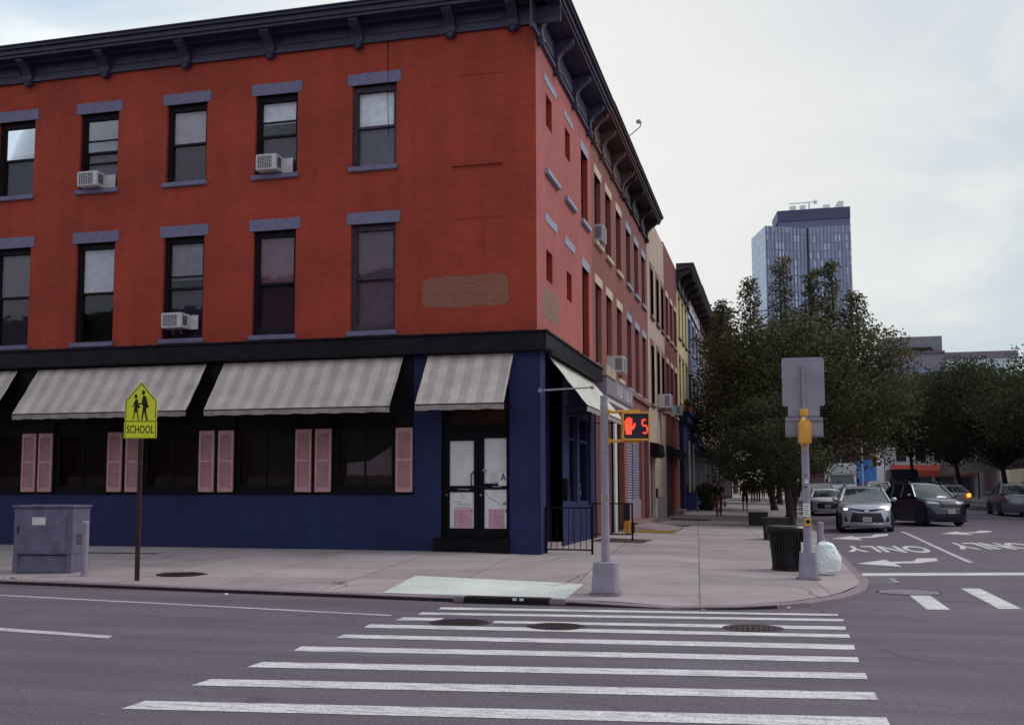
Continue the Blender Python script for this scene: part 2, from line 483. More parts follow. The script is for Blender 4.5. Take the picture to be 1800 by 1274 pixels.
m_paint = M_paint('white_road_paint')
m_paint2 = M_paint('thin_white_road_paint', '#cfc8cc', .7)
m_tyre = M_plain('tyre_rubber', (.012, .012, .013), .8, var=.2, vs=20, local=True)
m_rim = M_plain('alloy_rim', '#6e6c76', .3, metal=.8, var=.1, vs=10, local=True)
m_chrome = M_plain('bright_trim', '#c8c6cc', .25, metal=.7, var=.05, local=True)
m_plate = M_plain('licence_plate', '#b9b3bd', .5, var=.1, vs=60, local=True)
m_blackplastic = M_plain('black_plastic', (.012, .011, .014), .45, var=.2, vs=10, local=True)
m_head = M_emit('lit_headlamp', '#fff0dc', 4.0)
m_lens = M_plain('headlamp_lens', '#b4b4c4', .12, var=.1, vs=20, spec=.8, local=True)
m_redlamp = M_emit('lit_red_lamp', '#ff2a1c', 1.2)
m_amber = M_emit('lit_amber_lamp', '#ff8a28', 2.5)
def M_car(name, c, metal=.4, rough=.28):
    m = M_plain(name, c, rough, metal, var=.05, vs=2, spec=.6, local=True)
    bs = m.node_tree.nodes['Principled BSDF']; bs.inputs['Coat Weight'].default_value = .6; bs.inputs['Coat Roughness'].default_value = .08
    return m
def M_carglass():
    m, nt, bs = newmat('car_glass')
    bs.inputs['Base Color'].default_value = (.02, .022, .026, 1); bs.inputs['Roughness'].default_value = .06
    bs.inputs['Specular IOR Level'].default_value = .9
    bump(nt, bs, noise(nt, nt.nodes.new('ShaderNodeTexCoord').outputs['Object'], 2.5, 2), .03, .05)
    return m
m_carglass = M_carglass()
m_leafA = M_leaf('olive_green_leaves', '#454431', '#706b4e')
m_leafB = M_leaf('dark_green_leaves', '#353829', '#585b44')
m_leafC = M_leaf('dull_green_leaves', '#3b3d2f', '#5e6047')
m_bark = M_plain('grey_brown_bark', '#3d322e', .9, var=.3, vs=9, bmp=.6)
m_skin = M_plain('skin', '#8a5a48', .6, var=.06, vs=12, local=True)
m_bag = M_plain('translucent_white_plastic_bag', '#e4eae9', .3, var=.03, vs=4)
matcache = {}
def flat(c, rough=.8):
    k = (c, rough)
    if k not in matcache: matcache[k] = M_plain('cloth_'+c.strip('#'), c, rough, var=.12, vs=5)
    return matcache[k]

# ------------------------------------------------------------------ ground shape
def rise(y): return .6*(1-math.exp(-(y-50)/25)) if y > 50 else 0.0
def road_z(x, y):
    crown = .13*sm(1.45, 6.5, x)*(1-sm(9.5, 13.4, x)) if 1.45 < x < 13.4 else 0
    return crown*sm(26, 44, y) + rise(y)
KERB = [(-30, 17.7), (-11.7, 15.95), (-8.9, 15.65), (-6.8, 15.45), (-4.4, 15.2), (-2.8, 15.12), (-1.5, 15.1), (-.6, 15.22), (-.05, 15.5), (.4, 15.95),
        (.82, 16.7), (1.1, 17.5), (1.3, 18.4), (1.42, 19.5), (1.45, 21), (1.45, 28), (1.45, 38), (1.45, 45)] + [(1.45, y) for y in range(50, 300, 8)] + [(1.45, 300)]
def kerb_y(x):
    if x >= 1.42: return 19.5
    for (a, b), (c, d) in zip(KERB, KERB[1:]):
        if a <= x <= c: return b + (d-b)*(x-a)/(c-a)
    return 17.7
def side_z(x, y):
    d = min(y - kerb_y(min(x, 1.41)), 1.45 - x)
    z = .068 + .182*max(0, min(d/6.5, 1))
    z -= .045*math.exp(-((x+5.0)**2+(y-23.4)**2)/1.5)
    ramp_ = math.exp(-((x+1.3)/.75)**2)*(1-sm(.3, 1.7, y-15.1))
    return z - .045*ramp_ + rise(y)

def grid(mb, xs, ys, zf, m=0):
    vs = [(x, y, zf(x, y)) for y in ys for x in xs]
    nx = len(xs)
    mb.mesh(vs, [(j*nx+i, j*nx+i+1, (j+1)*nx+i+1, (j+1)*nx+i) for j in range(len(ys)-1) for i in range(nx-1)], m, True)

mb = MB()
grid(mb, [-400, -120, -60, -30, -15, -5, 0, 1.45, 2.5, 3.5, 4.5, 5.5, 6.5, 8, 9.5, 10.5, 11.5, 12.5, 13.4, 20, 40, 120, 400],
     [-60, -10, 0, 10, 18, 26, 29, 32, 35, 38, 41, 44, 47, 50, 54, 58, 64, 70, 80, 90, 110, 140, 200, 300, 700], lambda x, y: road_z(x, y))
tag(mb.build('road', m_asphalt, fixn=False), 'grey asphalt street junction in front of the corner building', 'road', kind='structure')

def kerb_off(p, q, w):
    d = Vector((q[0]-p[0], q[1]-p[1])).normalized()
    return Vector((-d.y, d.x))*w     # left of travel = towards the pavement
def kerb_in(w):
    out = []
    for i, p in enumerate(KERB):
        a = KERB[max(0, i-1)]; b = KERB[min(len(KERB)-1, i+1)]
        o = kerb_off(a, b, w); out.append((p[0]+o.x, p[1]+o.y))
    return out
inn = kerb_in(.17)
mb = MB()
def kz(x, y):   # kerb top
    return side_z(min(x, 1.449), max(y, kerb_y(min(x, 1.41)))) + .004
for i in range(len(KERB)-1):
    a, b, c, d = KERB[i], KERB[i+1], inn[i+1], inn[i]
    za, zb = kz(*a), kz(*b)
    ra, rb = road_z(*a)-.05, road_z(*b)-.05
    ch = .02
    def off(p, q, t): return (p[0]+(q[0]-p[0])*t, p[1]+(q[1]-p[1])*t)
    a2, b2 = off(a, d, .12), off(b, c, .12)
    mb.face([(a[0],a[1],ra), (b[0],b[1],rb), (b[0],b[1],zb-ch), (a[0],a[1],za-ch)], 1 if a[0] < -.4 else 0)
    mb.face([(a[0],a[1],za-ch), (b[0],b[1],zb-ch), (b2[0],b2[1],zb), (a2[0],a2[1],za)])
    mb.face([(a2[0],a2[1],za), (b2[0],b2[1],zb), (c[0],c[1],zb), (d[0],d[1],za)])
    mb.face([(d[0],d[1],za), (c[0],c[1],zb), (c[0],c[1],rb), (d[0],d[1],ra)])
tag(mb.build('kerb', [m_kerb, m_kerbsteel]), 'stone kerb curving round the street corner', 'kerb', kind='structure')

mb = MB()
xs = [-30, -26, -22, -18, -15, -12, -10, -8, -6.5, -5.8] + [-5.1+.25*i for i in range(26)] + [1.29]
def in_y(x):
    best = None
    for (a, b), (c, d) in zip(inn, inn[1:]):
        if a <= x <= c and c > a: best = b+(d-b)*(x-a)/(c-a)
    return best if best is not None else (17.7 if x < -20 else 19.5)
nrow = 14
cols = []
for x in xs:
    y0 = in_y(x); y1 = 24.0
    ys = [y0+(y1-y0)*j/nrow for j in range(nrow+1)]
    if x >= -5.81:
        ys += [24.0+v for v in (1.5, 3, 5, 8, 11, 14, 17, 20, 23, 26, 30, 34, 38, 44, 50, 58, 70, 90, 120, 160, 220, 276)]
    cols.append([(x, y, side_z(x, y)) for y in ys])
for c0, c1 in zip(cols, cols[1:]):
    for j in range(min(len(c0), len(c1))-1):
        mb.face([c0[j], c1[j], c1[j+1], c0[j+1]], 0, True)
tag(mb.build('pavement', m_side), 'concrete pavement slabs around the corner building', 'pavement', kind='structure')

# opposite pavement across the side street
mb = MB()
ys = [21, 30, 40, 45, 50, 56, 64, 74, 90, 110, 150, 220, 300]
for a, b in zip(ys, ys[1:]):
    za, zb = rise(a), rise(b)
    mb.face([(13.4,a,za-.05), (13.4,b,zb-.05), (13.4,b,zb+.13), (13.4,a,za+.13)])
    mb.face([(13.4,a,za+.13), (13.4,b,zb+.13), (19.5,b,zb+.22), (19.5,a,za+.22)])
tag(mb.build('far_pavement', m_side), 'pavement across the side street under the trees', 'pavement', kind='structure')

def drape(name, poly, mat, label, zf=side_z, dz=.004, cat='road marking', sub=1):
    """flat patch laid on the ground"""
    bm = bmesh.new()
    vs = [bm.verts.new((x, y, 0)) for x, y in poly]
    bm.faces.new(vs)
    bmesh.ops.triangulate(bm, faces=bm.faces[:])
    for _ in range(sub):
        bmesh.ops.subdivide_edges(bm, edges=bm.edges[:], cuts=2, use_grid_fill=True)
    for v in bm.verts: v.co.z = zf(v.co.x, v.co.y) + dz
    bmesh.ops.recalc_face_normals(bm, faces=bm.faces[:])
    for f in bm.faces:
        if f.normal.z < 0: f.normal_flip()
    me = bpy.data.meshes.new(name); bm.to_mesh(me); bm.free()
    me.materials.append(mat)
    o = bpy.data.objects.new(name, me); COL.objects.link(o)
    return tag(o, label, cat, kind='structure')

drape('pavement_slab', [(-5.75, 15.52), (-6.05, 17.95), (-4.5, 17.55), (-3.0, 17.2), (-2.93, 15.36), (-4.4, 15.42)], m_slab,
      'new pale concrete slab in the pavement behind the storm drain', cat='pavement', dz=.006)

# ---- road markings
mark = MB()
def mpoly(poly, z=.004, zf=road_z):
    mark.face([(x, y, zf(x, y)+z) for x, y in poly])
def quad_strip(p, q, r, s, n=10):
    """quad p-q (near edge) r-s, split lengthwise so that it follows the road"""
    for i in range(n):
        t0, t1 = i/n, (i+1)/n
        L = lambda a, b, t: (a[0]+(b[0]-a[0])*t, a[1]+(b[1]-a[1])*t)
        mpoly([L(p, q, t0), L(p, q, t1), L(s, r, t1), L(s, r, t0)])
bars = [((-4.51,14.49),(.71,15.06),(.70,14.86),(-4.47,14.21)), ((-4.57,13.82),(.75,14.5),(.73,14.25),(-4.54,13.56)),
        ((-4.62,13.21),(-4.1,13.28),(-4.05,12.99),(-4.61,12.9)), ((-3.41,13.17),(.73,13.72),(.71,13.39),(-3.38,12.93)),
        ((-4.77,12.43),(.72,12.98),(.72,12.69),(-4.72,12.11)), ((-4.71,11.48),(.72,12.14),(.71,11.76),(-4.69,11.2)),
        ((-4.78,10.5),(.70,11.25),(.69,10.92),(-4.72,10.18)), ((-4.7,9.46),(.7,10.3),(.7,9.98),(-4.7,9.14)), ((-4.7,8.5),(.7,9.35),(.7,9.02),(-4.7,8.18)), ((-4.7,7.5),(.7,8.35),(.7,8.0),(-4.7,7.18))]
for k, b in enumerate(bars):
    mark = MB(); quad_strip(b[0], b[1], b[2], b[3], 6)
    o = mark.build('crosswalk_stripe', m_paint)
    lab = ['zebra crossing stripe nearest the corner kerb', 'second zebra stripe out from the corner kerb', 'short zebra stub left of the manhole cover',
           'third zebra stripe running between two manhole covers', 'fourth full zebra stripe below the manhole covers', 'fifth full zebra stripe out from the kerb',
           'sixth full zebra stripe, wide and worn at its right', 'zebra stripe cut by the lower edge of the photo', 'zebra stripe just below the photo, first of three', 'zebra stripe closest to the viewer'][k]
    tag(o, lab, 'road marking', 'zebra crossing stripes', 'structure')
for k, (x, y0, y1, lab) in enumerate([(1.9, 15.95, 18.0, 'side street crossing bar next to the corner manhole'), (2.85, 16.3, 19.5, 'side street crossing bar right of the manhole'),
                                       (3.9, 16.6, 19.9, 'second side street crossing bar right of the manhole'), (4.95, 16.9, 20.2, 'side street crossing bar at the right edge')]):
    mark = MB(); quad_strip((x, y0), (x, y1), (x+.3, y1+.06), (x+.3, y0+.06), 4)
    tag(mark.build('crosswalk_stripe', m_paint), lab, 'road marking', 'side street crossing bars', 'structure')
mark = MB(); quad_strip((-16, 15.05), (-4.83, 13.41), (-4.83, 13.31), (-16, 14.93), 10)
tag(mark.build('edge_line', m_paint2), 'long thin white edge line along the front street', 'road marking', kind='structure')
mark = MB(); quad_strip((-10.4, 11.2), (-7.14, 10.71), (-7.05, 10.5), (-10.4, 10.98), 4)
tag(mark.build('lane_dash', m_paint2), 'short white lane dash on the near left road', 'road marking', kind='structure')
mark = MB(); quad_strip((1.52, 22.6), (12.8, 26.2), (12.8, 25.6), (1.5, 21.85), 10)
tag(mark.build('stop_line', m_paint), 'broad white stop line across the side street', 'road marking', kind='structure')
mark = MB(); quad_strip((4.34, 43.5), (4.47, 43.5), (4.16, 26.5), (4.02, 26.5), 1)
mark = MB()
for i in range(8):
    y0, y1 = 26.5+17*i/8, 26.5+17*(i+1)/8
    xa, xb = 4.05+.3*i/8, 4.05+.3*(i+1)/8
    mpoly([(xa, y0), (xa+.12, y0), (xb+.12, y1), (xb, y1)])
tag(mark.build('lane_line', m_paint2), 'white line between the two lanes of the side street', 'road marking', kind='structure')
ARW = [(0.0,.82), (.74,2.42), (.68,1.62), (1.3,2.02), (1.52,3.15), (1.95,3.3), (1.86,2.3), (1.36,1.4), (.75,1.02), (.86,0.0)]
def arrow(x, y, lab, sx=1, sy=1):
    mark = MB()
    P = [(x+sx*a, y+sy*b) for a, b in ARW]
    for t in ((0, 1, 9), (1, 2, 8), (1, 8, 9), (2, 3, 7), (2, 7, 8), (3, 4, 6), (3, 6, 7), (4, 5, 6)):
        mark.face([(P[i][0], P[i][1], road_z(*P[i])+.006) for i in t])
    tag(mark.build('turn_arrow', m_paint, fixn=False), lab, 'road marking', 'turn arrows', 'structure')
arrow(1.62, 24.63, 'turn arrow beside the stop line, near the corner')
arrow(1.68, 37.3, 'turn arrow beyond the word ONLY, in front of the silver minivan', 1.06, 1.35)
arrow(5.4, 39.9, 'turn arrow in the second lane near the dark car', 1.06, 1.2)
arrow(5.3, 26.2, 'turn arrow in the second lane near the stop line')
def only(cx, cy, w, h, lab):
    mk = MB()
    text_mesh(mk, 'ONLY', w, h, lambda u, v: (cx-u, cy-v, road_z(cx-u, cy-v)+.006), bold=.025)
    tag(mk.build('lane_word', m_paint, fixn=False), lab, 'road marking', 'lane words', 'structure')
only(2.80, 31.9, 2.15, 3.3, 'word ONLY painted on the lane between two turn arrows')
only(5.75, 33.6, 2.1, 3.3, 'word ONLY painted on the second lane at right')

for k, (x, y, c, lab) in enumerate([(-8.2, 15.25, '#c9c4c0', 'scrap of white paper in the front gutter'), (-1.0, 14.95, '#d6d2cf', 'crumpled white cup by the corner kerb'), (-6.9, 16.6, '#8a7a60', 'brown leaf litter on the front pavement'), (.1, 15.5, '#b5a89c', 'pale scrap on the kerb ramp at the corner'), (-12.9, 16.3, '#8f7c55', 'dry weeds at the foot of the utility cabinet')]):
    z = side_z(x, y) if y > kerb_y(x)+.18 else road_z(x, y)
    g = MB()
    for i in range(9 if k in (2, 4) else 3):
        a = random.uniform(0, 6.28); r_ = random.uniform(0, .16 if k in (2, 4) else .03); p = Vector((r_*math.cos(a), r_*math.sin(a), .012+random.uniform(0, .015)))
        e = Vector((math.cos(a*3), math.sin(a*3), random.uniform(-.3, .5)))*.035; f_ = Vector((-e.y, e.x, random.uniform(0, .02)))
        g.face([p-e, p+f_, p+e, p-f_])
    tag(g.build('litter', flat(c), loc=(x, y, z), weld=False), lab, 'litter')
# ---- manhole covers, grate, kerb inlet
def manhole(cx, cy, r, zf, lab, cat='manhole cover', mat=m_iron, collar=False):
    t = empty('manhole_cover', (cx, cy, zf(cx, cy)), 0, lab, cat, 'manhole covers')
    mb = MB(); mb.lathe([(r*1.0, -.03), (r, .006), (r*.93, .009), (r*.92, .004)], n=36)
    mb.build('frame_ring', m_iron, t)
    mb = MB()
    mb.lathe([(r*.9, -.02), (r*.9, .006)], n=36)
    k = int(r/.055)
    for i in range(-k, k+1):
        for j in range(-k, k+1):
            x, y = i*.06, j*.06
            if x*x+y*y < (r*.82)**2: mb.box(x-.018, x+.018, y-.018, y+.018, .006, .013)
    mb.build('lid', mat, t)
    return t
def tiltless(zf): return zf
manhole(-10.28, 17.5, .46, side_z, 'brown iron cover in the pavement beside the school sign')
manhole(-3.78, 12.88, .36, road_z, 'dark manhole cover left in the zebra crossing')
manhole(-2.57, 12.81, .35, road_z, 'dark manhole cover in the middle of the zebra crossing')
manhole(-.32, 13.27, .35, road_z, 'greyish manhole cover right in the zebra crossing', mat=m_iron)
manhole(1.95, 18.55, .5, road_z, 'wide grey manhole cover beside the rounded kerb', mat=m_galv2)
mb = MB()
mb.box(1.46, 2.0, 20.25, 20.31, -.02, .008); mb.box(1.46, 2.0, 21.4, 21.46, -.02, .008)
mb.box(1.46, 1.5, 20.25, 21.46, -.02, .008); mb.box(1.9, 2.0, 20.25, 21.46, -.02, .008)
for i in range(9): mb.box(1.5+.045*i, 1.52+.045*i, 20.3, 21.42, -.02, .007)
g = tag(mb.build('storm_grate', m_galv2), 'slotted storm drain grate beside the kerb by the stop line', 'drain grate')
mb = MB(); mb.face([(1.48, 20.27, .004), (1.98, 20.27, .004), (1.98, 21.44, .004), (1.48, 21.44, .004)])
mb.build('shaft', m_dark, g)
t = empty('kerb_inlet', (-3.75, 15.2, 0), 0, 'black storm inlet set into the front kerb by the pale slab', 'storm drain')
mb = MB(); mb.bbox(-.62, .62, -.10, .12, .06, .095, .01); mb.build('lintel_plate', m_kerbsteel, t)
mb = MB(); mb.box(-.6, .6, -.085, -.07, .0, .06); mb.build('opening', m_dark, t)
mb = MB(); mb.bbox(.1, .16, -.112, -.09, .055, .09, .004); mb.bbox(.2, .26, -.112, -.09, .055, .09, .004); mb.build('bolt_plate', m_white, t)
mb = MB(); mb.bbox(-.78, -.62, -.11, .12, 0, .09, .02); mb.bbox(.62, .86, -.11, .12, 0, .085, .02); mb.build('end_block', m_kerb, t)
for (x0, x1, y0, y1, lab) in [(-4.9, -3.5, 29.2, 31.4, 'dark steel cellar plate in the pavement beside the railing'), (-5.0, -3.4, 43.0, 44.6, 'dark steel cellar plate in front of the shutters'), (-4.9, -3.1, 51.0, 52.4, 'far steel cellar plate in the side pavement'),
                          (-16.2, -13.2, 21.3, 21.5, 'narrow dark steel strip in the front pavement')]:
    drape('cellar_plate', [(x0, y0), (x1, y0), (x1, y1), (x0, y1)], m_iron, lab, cat='cellar plate')
# ------------------------------------------------------------------ building helpers
YF, XS = 23.48, -5.1
def FF(u, v, d): return (u, YF+d, v)          # front facade, d goes into the wall
def FS(u, v, d): return (XS-d, u, v)          # side-street facade

def holed_wall(mb, fn, u0, u1, v0, v1, holes, rev=.2, m=0, mr=None):
    """wall sheet with rectangular openings and their reveals"""
    us = sorted({u0, u1} | {h[0] for h in holes} | {h[1] for h in holes})
    vs = sorted({v0, v1} | {h[2] for h in holes} | {h[3] for h in holes})
    for a, b in zip(us, us[1:]):
        for c, d in zip(vs, vs[1:]):
            uc, vc = (a+b)/2, (c+d)/2
            if any(h[0] < uc < h[1] and h[2] < vc < h[3] for h in holes): continue
            mb.face([fn(a, c, 0), fn(b, c, 0), fn(b, d, 0), fn(a, d, 0)], m)
    mr = m if mr is None else mr
    for a, b, c, d in holes:
        for p, q in (((a, c), (a, d)), ((a, d), (b, d)), ((b, d), (b, c)), ((b, c), (a, c))):
            mb.face([fn(*p, 0), fn(*q, 0), fn(*q, rev), fn(*p, rev)], mr)

def fbox(mb, fn, u0, u1, v0, v1, d0, d1, m=0, bev=0):
    p = [fn(u0, v0, d0), fn(u1, v1, d1)]
    x0, x1 = sorted((p[0][0], p[1][0])); y0, y1 = sorted((p[0][1], p[1][1])); z0, z1 = sorted((p[0][2], p[1][2]))
    (mb.bbox(x0, x1, y0, y1, z0, z1, bev, m) if bev else mb.box(x0, x1, y0, y1, z0, z1, m))

def fquad(mb, fn, u0, u1, v0, v1, d, m=0):
    mb.face([fn(u0, v0, d), fn(u1, v0, d), fn(u1, v1, d), fn(u0, v1, d)], m)


def sash_window(parent, fn, u0, u1, v0, v1, dep=.16, mframe=None, rail=.5, up=None, lo=None, uf=1.0, lf=1.0, extra=(), bottom_panel=0, fw=.085):
    """double-hung window: casing, two sashes, panes, blinds or curtains behind the glass"""
    mframe = mframe or m_frame
    w = MB()
    fbox(w, fn, u0, u0+fw, v0, v1, dep-.02, dep+.10); fbox(w, fn, u1-fw, u1, v0, v1, dep-.02, dep+.10)
    fbox(w, fn, u0+fw, u1-fw, v1-fw*1.6, v1, dep-.02, dep+.10)
    fbox(w, fn, u0+fw, u1-fw, v0, v0+.05+bottom_panel, dep-.02, dep+.10)
    # brick-mould lip on the casing
    fbox(w, fn, u0, u0+.03, v0, v1, dep-.05, dep-.02); fbox(w, fn, u1-.03, u1, v0, v1, dep-.05, dep-.02)
    vr = v0 + (v1-v0)*rail
    fbox(w, fn, u0+fw, u1-fw, vr-.028, vr+.028, dep+.02, dep+.09)
    for e in extra: fbox(w, fn, u0+fw, u1-fw, v0+(v1-v0)*e-.02, v0+(v1-v0)*e+.02, dep+.03, dep+.08)
    a, b = u0+fw, u1-fw
    c, d = v0+.05+bottom_panel, v1-fw*1.6
    for s0, s1, z0, z1, dd in ((a, b, vr, d, .035), (a, b, c, vr, .065)):
        fbox(w, fn, s0, s0+.035, z0, z1, dep+dd-.012, dep+dd+.02); fbox(w, fn, s1-.035, s1, z0, z1, dep+dd-.012, dep+dd+.02)
    o = w.build('window', mframe, parent)
    g = MB(); fquad(g, fn, a, b, vr, d, dep+.045); g.build('pane', m_glass, o)
    g = MB(); fquad(g, fn, a, b, c, vr, dep+.075); g.build('pane', m_glass, o)
    if up:
        g = MB(); fbox(g, fn, a, b, d-(d-vr)*uf, d, dep+.12, dep+.135); g.build('blind', flat(up), o)
    if lo:
        g = MB()
        n = 14                                   # gathered curtain with folds
        top = vr if lf >= 1 else c+(vr-c)*lf
        pts = [(a+(b-a)*i/n, dep+.14+(.018 if i % 2 else 0)) for i in range(n+1)]
        for (p, e), (q, f) in zip(pts, pts[1:]):
            g.face([fn(p, c, e), fn(q, c, f), fn(q, top, f), fn(p, top, e)], 0, True)
        g.build('curtain', flat(lo), o)
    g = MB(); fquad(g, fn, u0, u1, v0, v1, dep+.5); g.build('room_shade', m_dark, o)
    return o

# ------------------------------------------------------------------ the red corner building
B = empty('corner_building', (-5.1, 23.48, .2), 0, 'red painted brick corner building with navy shopfront and striped awnings', 'building')
def part(mb, name, mat, parent=None, **k):
    """world-space part of the corner building (its Empty sits at the corner)"""
    return mb.build(name, mat, parent, **k)
B.location = (0, 0, 0)
L0 = -24.0
WX = [-22.0, -19.52, -17.04, -14.54, -12.1, -9.57]
WW = 1.12
holes3 = [(x, x+WW, 9.22, 11.2) for x in WX]
holes2 = [(x, x+WW, 5.30, 7.83) for x in WX]
wall = MB()
holed_wall(wall, FF, L0, XS, 5.0, 12.75, holes3+holes2, .2, 0)
# ghost lintels and a leftover sill of bricked-up windows
s_h3 = [(24.6, 25.3, 10.22, 11.0), (27.0, 27.7, 10.2, 10.98), (29.35, 30.45, 9.15, 11.12)]
s_h2 = [(24.55, 25.27, 6.5, 7.23), (27.1, 27.8, 6.48, 7.22), (29.42, 30.5, 5.32, 7.8)]
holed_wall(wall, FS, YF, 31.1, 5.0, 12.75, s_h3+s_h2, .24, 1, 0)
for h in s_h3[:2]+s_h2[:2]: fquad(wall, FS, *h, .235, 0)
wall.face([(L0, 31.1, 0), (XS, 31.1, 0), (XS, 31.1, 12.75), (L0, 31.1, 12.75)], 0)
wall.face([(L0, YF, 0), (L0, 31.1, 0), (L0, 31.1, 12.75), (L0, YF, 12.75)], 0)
part(wall, 'wall', [m_red, m_red_lit], B)
gl = MB()
for (a, b, z, d) in ((-7.1, -5.88, 9.03, .05), (-7.13, -5.87, 7.80, .012), (-6.86, -5.88, 11.17, .012)):
    fbox(gl, FF, a, b, z, z+.055 if d > .02 else z+.03, -d, .0)
part(gl, 'brick_ledge', m_red, B)
m_patch = M_brick('brown_overpaint_on_brick', (.28, .105, .07), stain=.4, cvar=.08)
pt = MB()
def wob(pts, fn, d):
    return pts
blob = []
for i in range(40):
    t = 2*PI*i/40
    c_, s_ = math.cos(t), math.sin(t)
    rr = (abs(c_)**8+abs(s_)**8)**(-1/8)
    blob.append((-6.77+1.02*c_*rr*(1+.02*math.sin(9*t)), 6.12+.36*s_*rr*(1+.05*math.sin(7*t+1))))
pt.face([FF(u, v, -.003) for u, v in blob])
part(pt, 'paint_patch', m_patch, B)['label'] = 'brown painted-over patch on the front wall'
m_patch2 = M_brick('tan_overpaint_on_brick', (.26, .15, .115), stain=.4, cvar=.08)
pt = MB(); fquad(pt, FS, 24.02, 26.05, 5.58, 6.31, -.003)
part(pt, 'paint_patch', m_patch2, B)['label'] = 'tan painted-over rectangle on the side wall'

look = {  # (row, column): upper blind, fraction, lower curtain, fraction, extra rails, casing
    (3, 2): ('#6d6678', 1.0, '#7d7482', 1.0, (.66, .36)), (3, 3): ('#9a90a2', .95, '#574a5c', 1.0, ()), (3, 4): ('#e6e2ea', .62, '#6a5f70', 1.0, (.68,)), (3, 5): ('#f0eef2', 1.0, '#8b8290', 1.0, ()),
    (2, 2): ('#b8b0c2', 1.0, None, 1.0, ()), (2, 3): ('#b5a9b6', .8, '#463a4c', 1.0, (.62,)), (2, 4): ('#7d5060', 1.0, '#4e3442', 1.0, ()), (2, 5): ('#8a6a7a', 1.0, '#96798a', 1.0, ()),
    (3, 0): ('#7c7484', 1.0, None, 1, ()), (3, 1): ('#8a8292', .8, '#5c5264', 1, ()), (2, 0): ('#9a92a2', .7, None, 1, ()), (2, 1): ('#8c8494', 1.0, '#4e4454', 1, ())}
for row, hs in ((3, holes3), (2, holes2)):
    for i, h in enumerate(hs):
        up, uf, lo, lf, ex = look[(row, i)]
        sash_window(B, FF, *h, dep=.14, rail=.5, up=up, uf=uf, lo=lo, lf=lf, extra=ex, mframe=m_frame if i != 5 else m_framegrey, bottom_panel=.12 if (row == 2 and i >= 4) else 0)
        lt = MB(); fbox(lt, FF, h[0]-.11, h[1]+.11, h[3]+.0, h[3]+.285, -.02, .14, bev=.008)
        part(lt, 'lintel', m_lilac, B)
        sl = MB(); fbox(sl, FF, h[0]-.07, h[1]+.05, h[2]-.125, h[2]-.005, -.075, .16, bev=.012)
        part(sl, 'sill', m_lilac, B)
# side wall windows: two tall ones glazed, four small ones bricked in deep
for h in (s_h3[2], s_h2[2]):
    sash_window(B, FS, *h, dep=.2, up='#3c3440', uf=.6)
for (a, b, z0, z1) in ((24.4,25.85,11.24,11.43), (26.8,28.12,11.22,11.40), (29.25,30.55,11.12,11.40), (24.42,25.86,7.87,8.08), (26.88,28.26,7.87,8.1), (29.32,30.66,7.80,8.07)):
    lt = MB(); fbox(lt, FS, a, b, z0, z1, -.015, .1, bev=.006); part(lt, 'lintel', m_bluegrey, B)
for (a, b) in ((24.44, 25.99), (26.93, 28.3), (29.3, 30.6)):
    lt = MB(); fbox(lt, FS, a, b, 9.0, 9.14, -.09, .1, bev=.015); part(lt, 'sill', m_bluegrey, B)
lt = MB(); fbox(lt, FS, 29.35, 30.6, 5.19, 5.31, -.07, .1, bev=.015); part(lt, 'sill', m_bluegrey, B)

# fascia band over the shopfront, wrapping the corner
fa = MB()
fbox(fa, FF, L0, -4.84, 4.68, 5.09, -.24, .0, bev=.015)
fbox(fa, FS, YF+.002, 31.2, 4.74, 5.088, -.255, .0, bev=.015)
fbox(fa, FF, L0, -4.80, 5.09, 5.13, -.28, .0); fbox(fa, FS, YF+.002, 31.22, 5.088, 5.126, -.295, .0)
fs_o = part(fa, 'fascia', m_fascia, B)
st = MB()                                   # flashing seams and rubbish along the top edge
for i in range(60): 
    x = -23.6+i*.31+random.uniform(-.1, .1)
    st.box(x, x+random.uniform(.04, .2), YF-.06, YF-.002, 5.13, 5.13+random.uniform(.01, .05))
part(st, 'flashing', m_rust, fs_o)

# shopfront walls: navy dado, black window zone, pier at the corner
sf = MB()
swin = [(-17.5, -15.93), (-15.0, -13.41), (-12.49, -10.9), (-9.99, -8.4)]
swin = [(-22.5, -20.93), (-20.0, -18.41)] + swin
holes = [(a, b, 1.58, 3.3) for a, b in swin] + [(-7.32, -5.72, .0, 3.9)]
holed_wall(sf, FF, L0, XS+.06, -.2, 4.7, holes, .14, 0, 1)
fbox(sf, FF, -5.72, XS+.06, -.2, 4.68, -.06, -.001)                 # corner pier stands a little proud
holed_wall(sf, FS, YF-.06, 24.2, -.2, 4.76, [], .2, 0)
fbox(sf, FS, YF-.059, 24.05, -.2, 4.74, -.06, -.002)
sfo = part(sf, 'shopfront_wall', [m_navy, m_black], B)
bz = MB()
for a, b in ((L0, -22.5), (-20.93, -20.0), (-18.41, -17.5), (-15.93, -15.0), (-13.41, -12.49), (-10.9, -9.99), (-8.4, -7.98)):
    fbox(bz, FF, a, b, 1.5, 3.6, -.006, -.001)
fbox(bz, FF, L0, -7.98, 3.3, 4.68, -.0065, -.0015)
part(bz, 'window_surround', m_black, sfo)
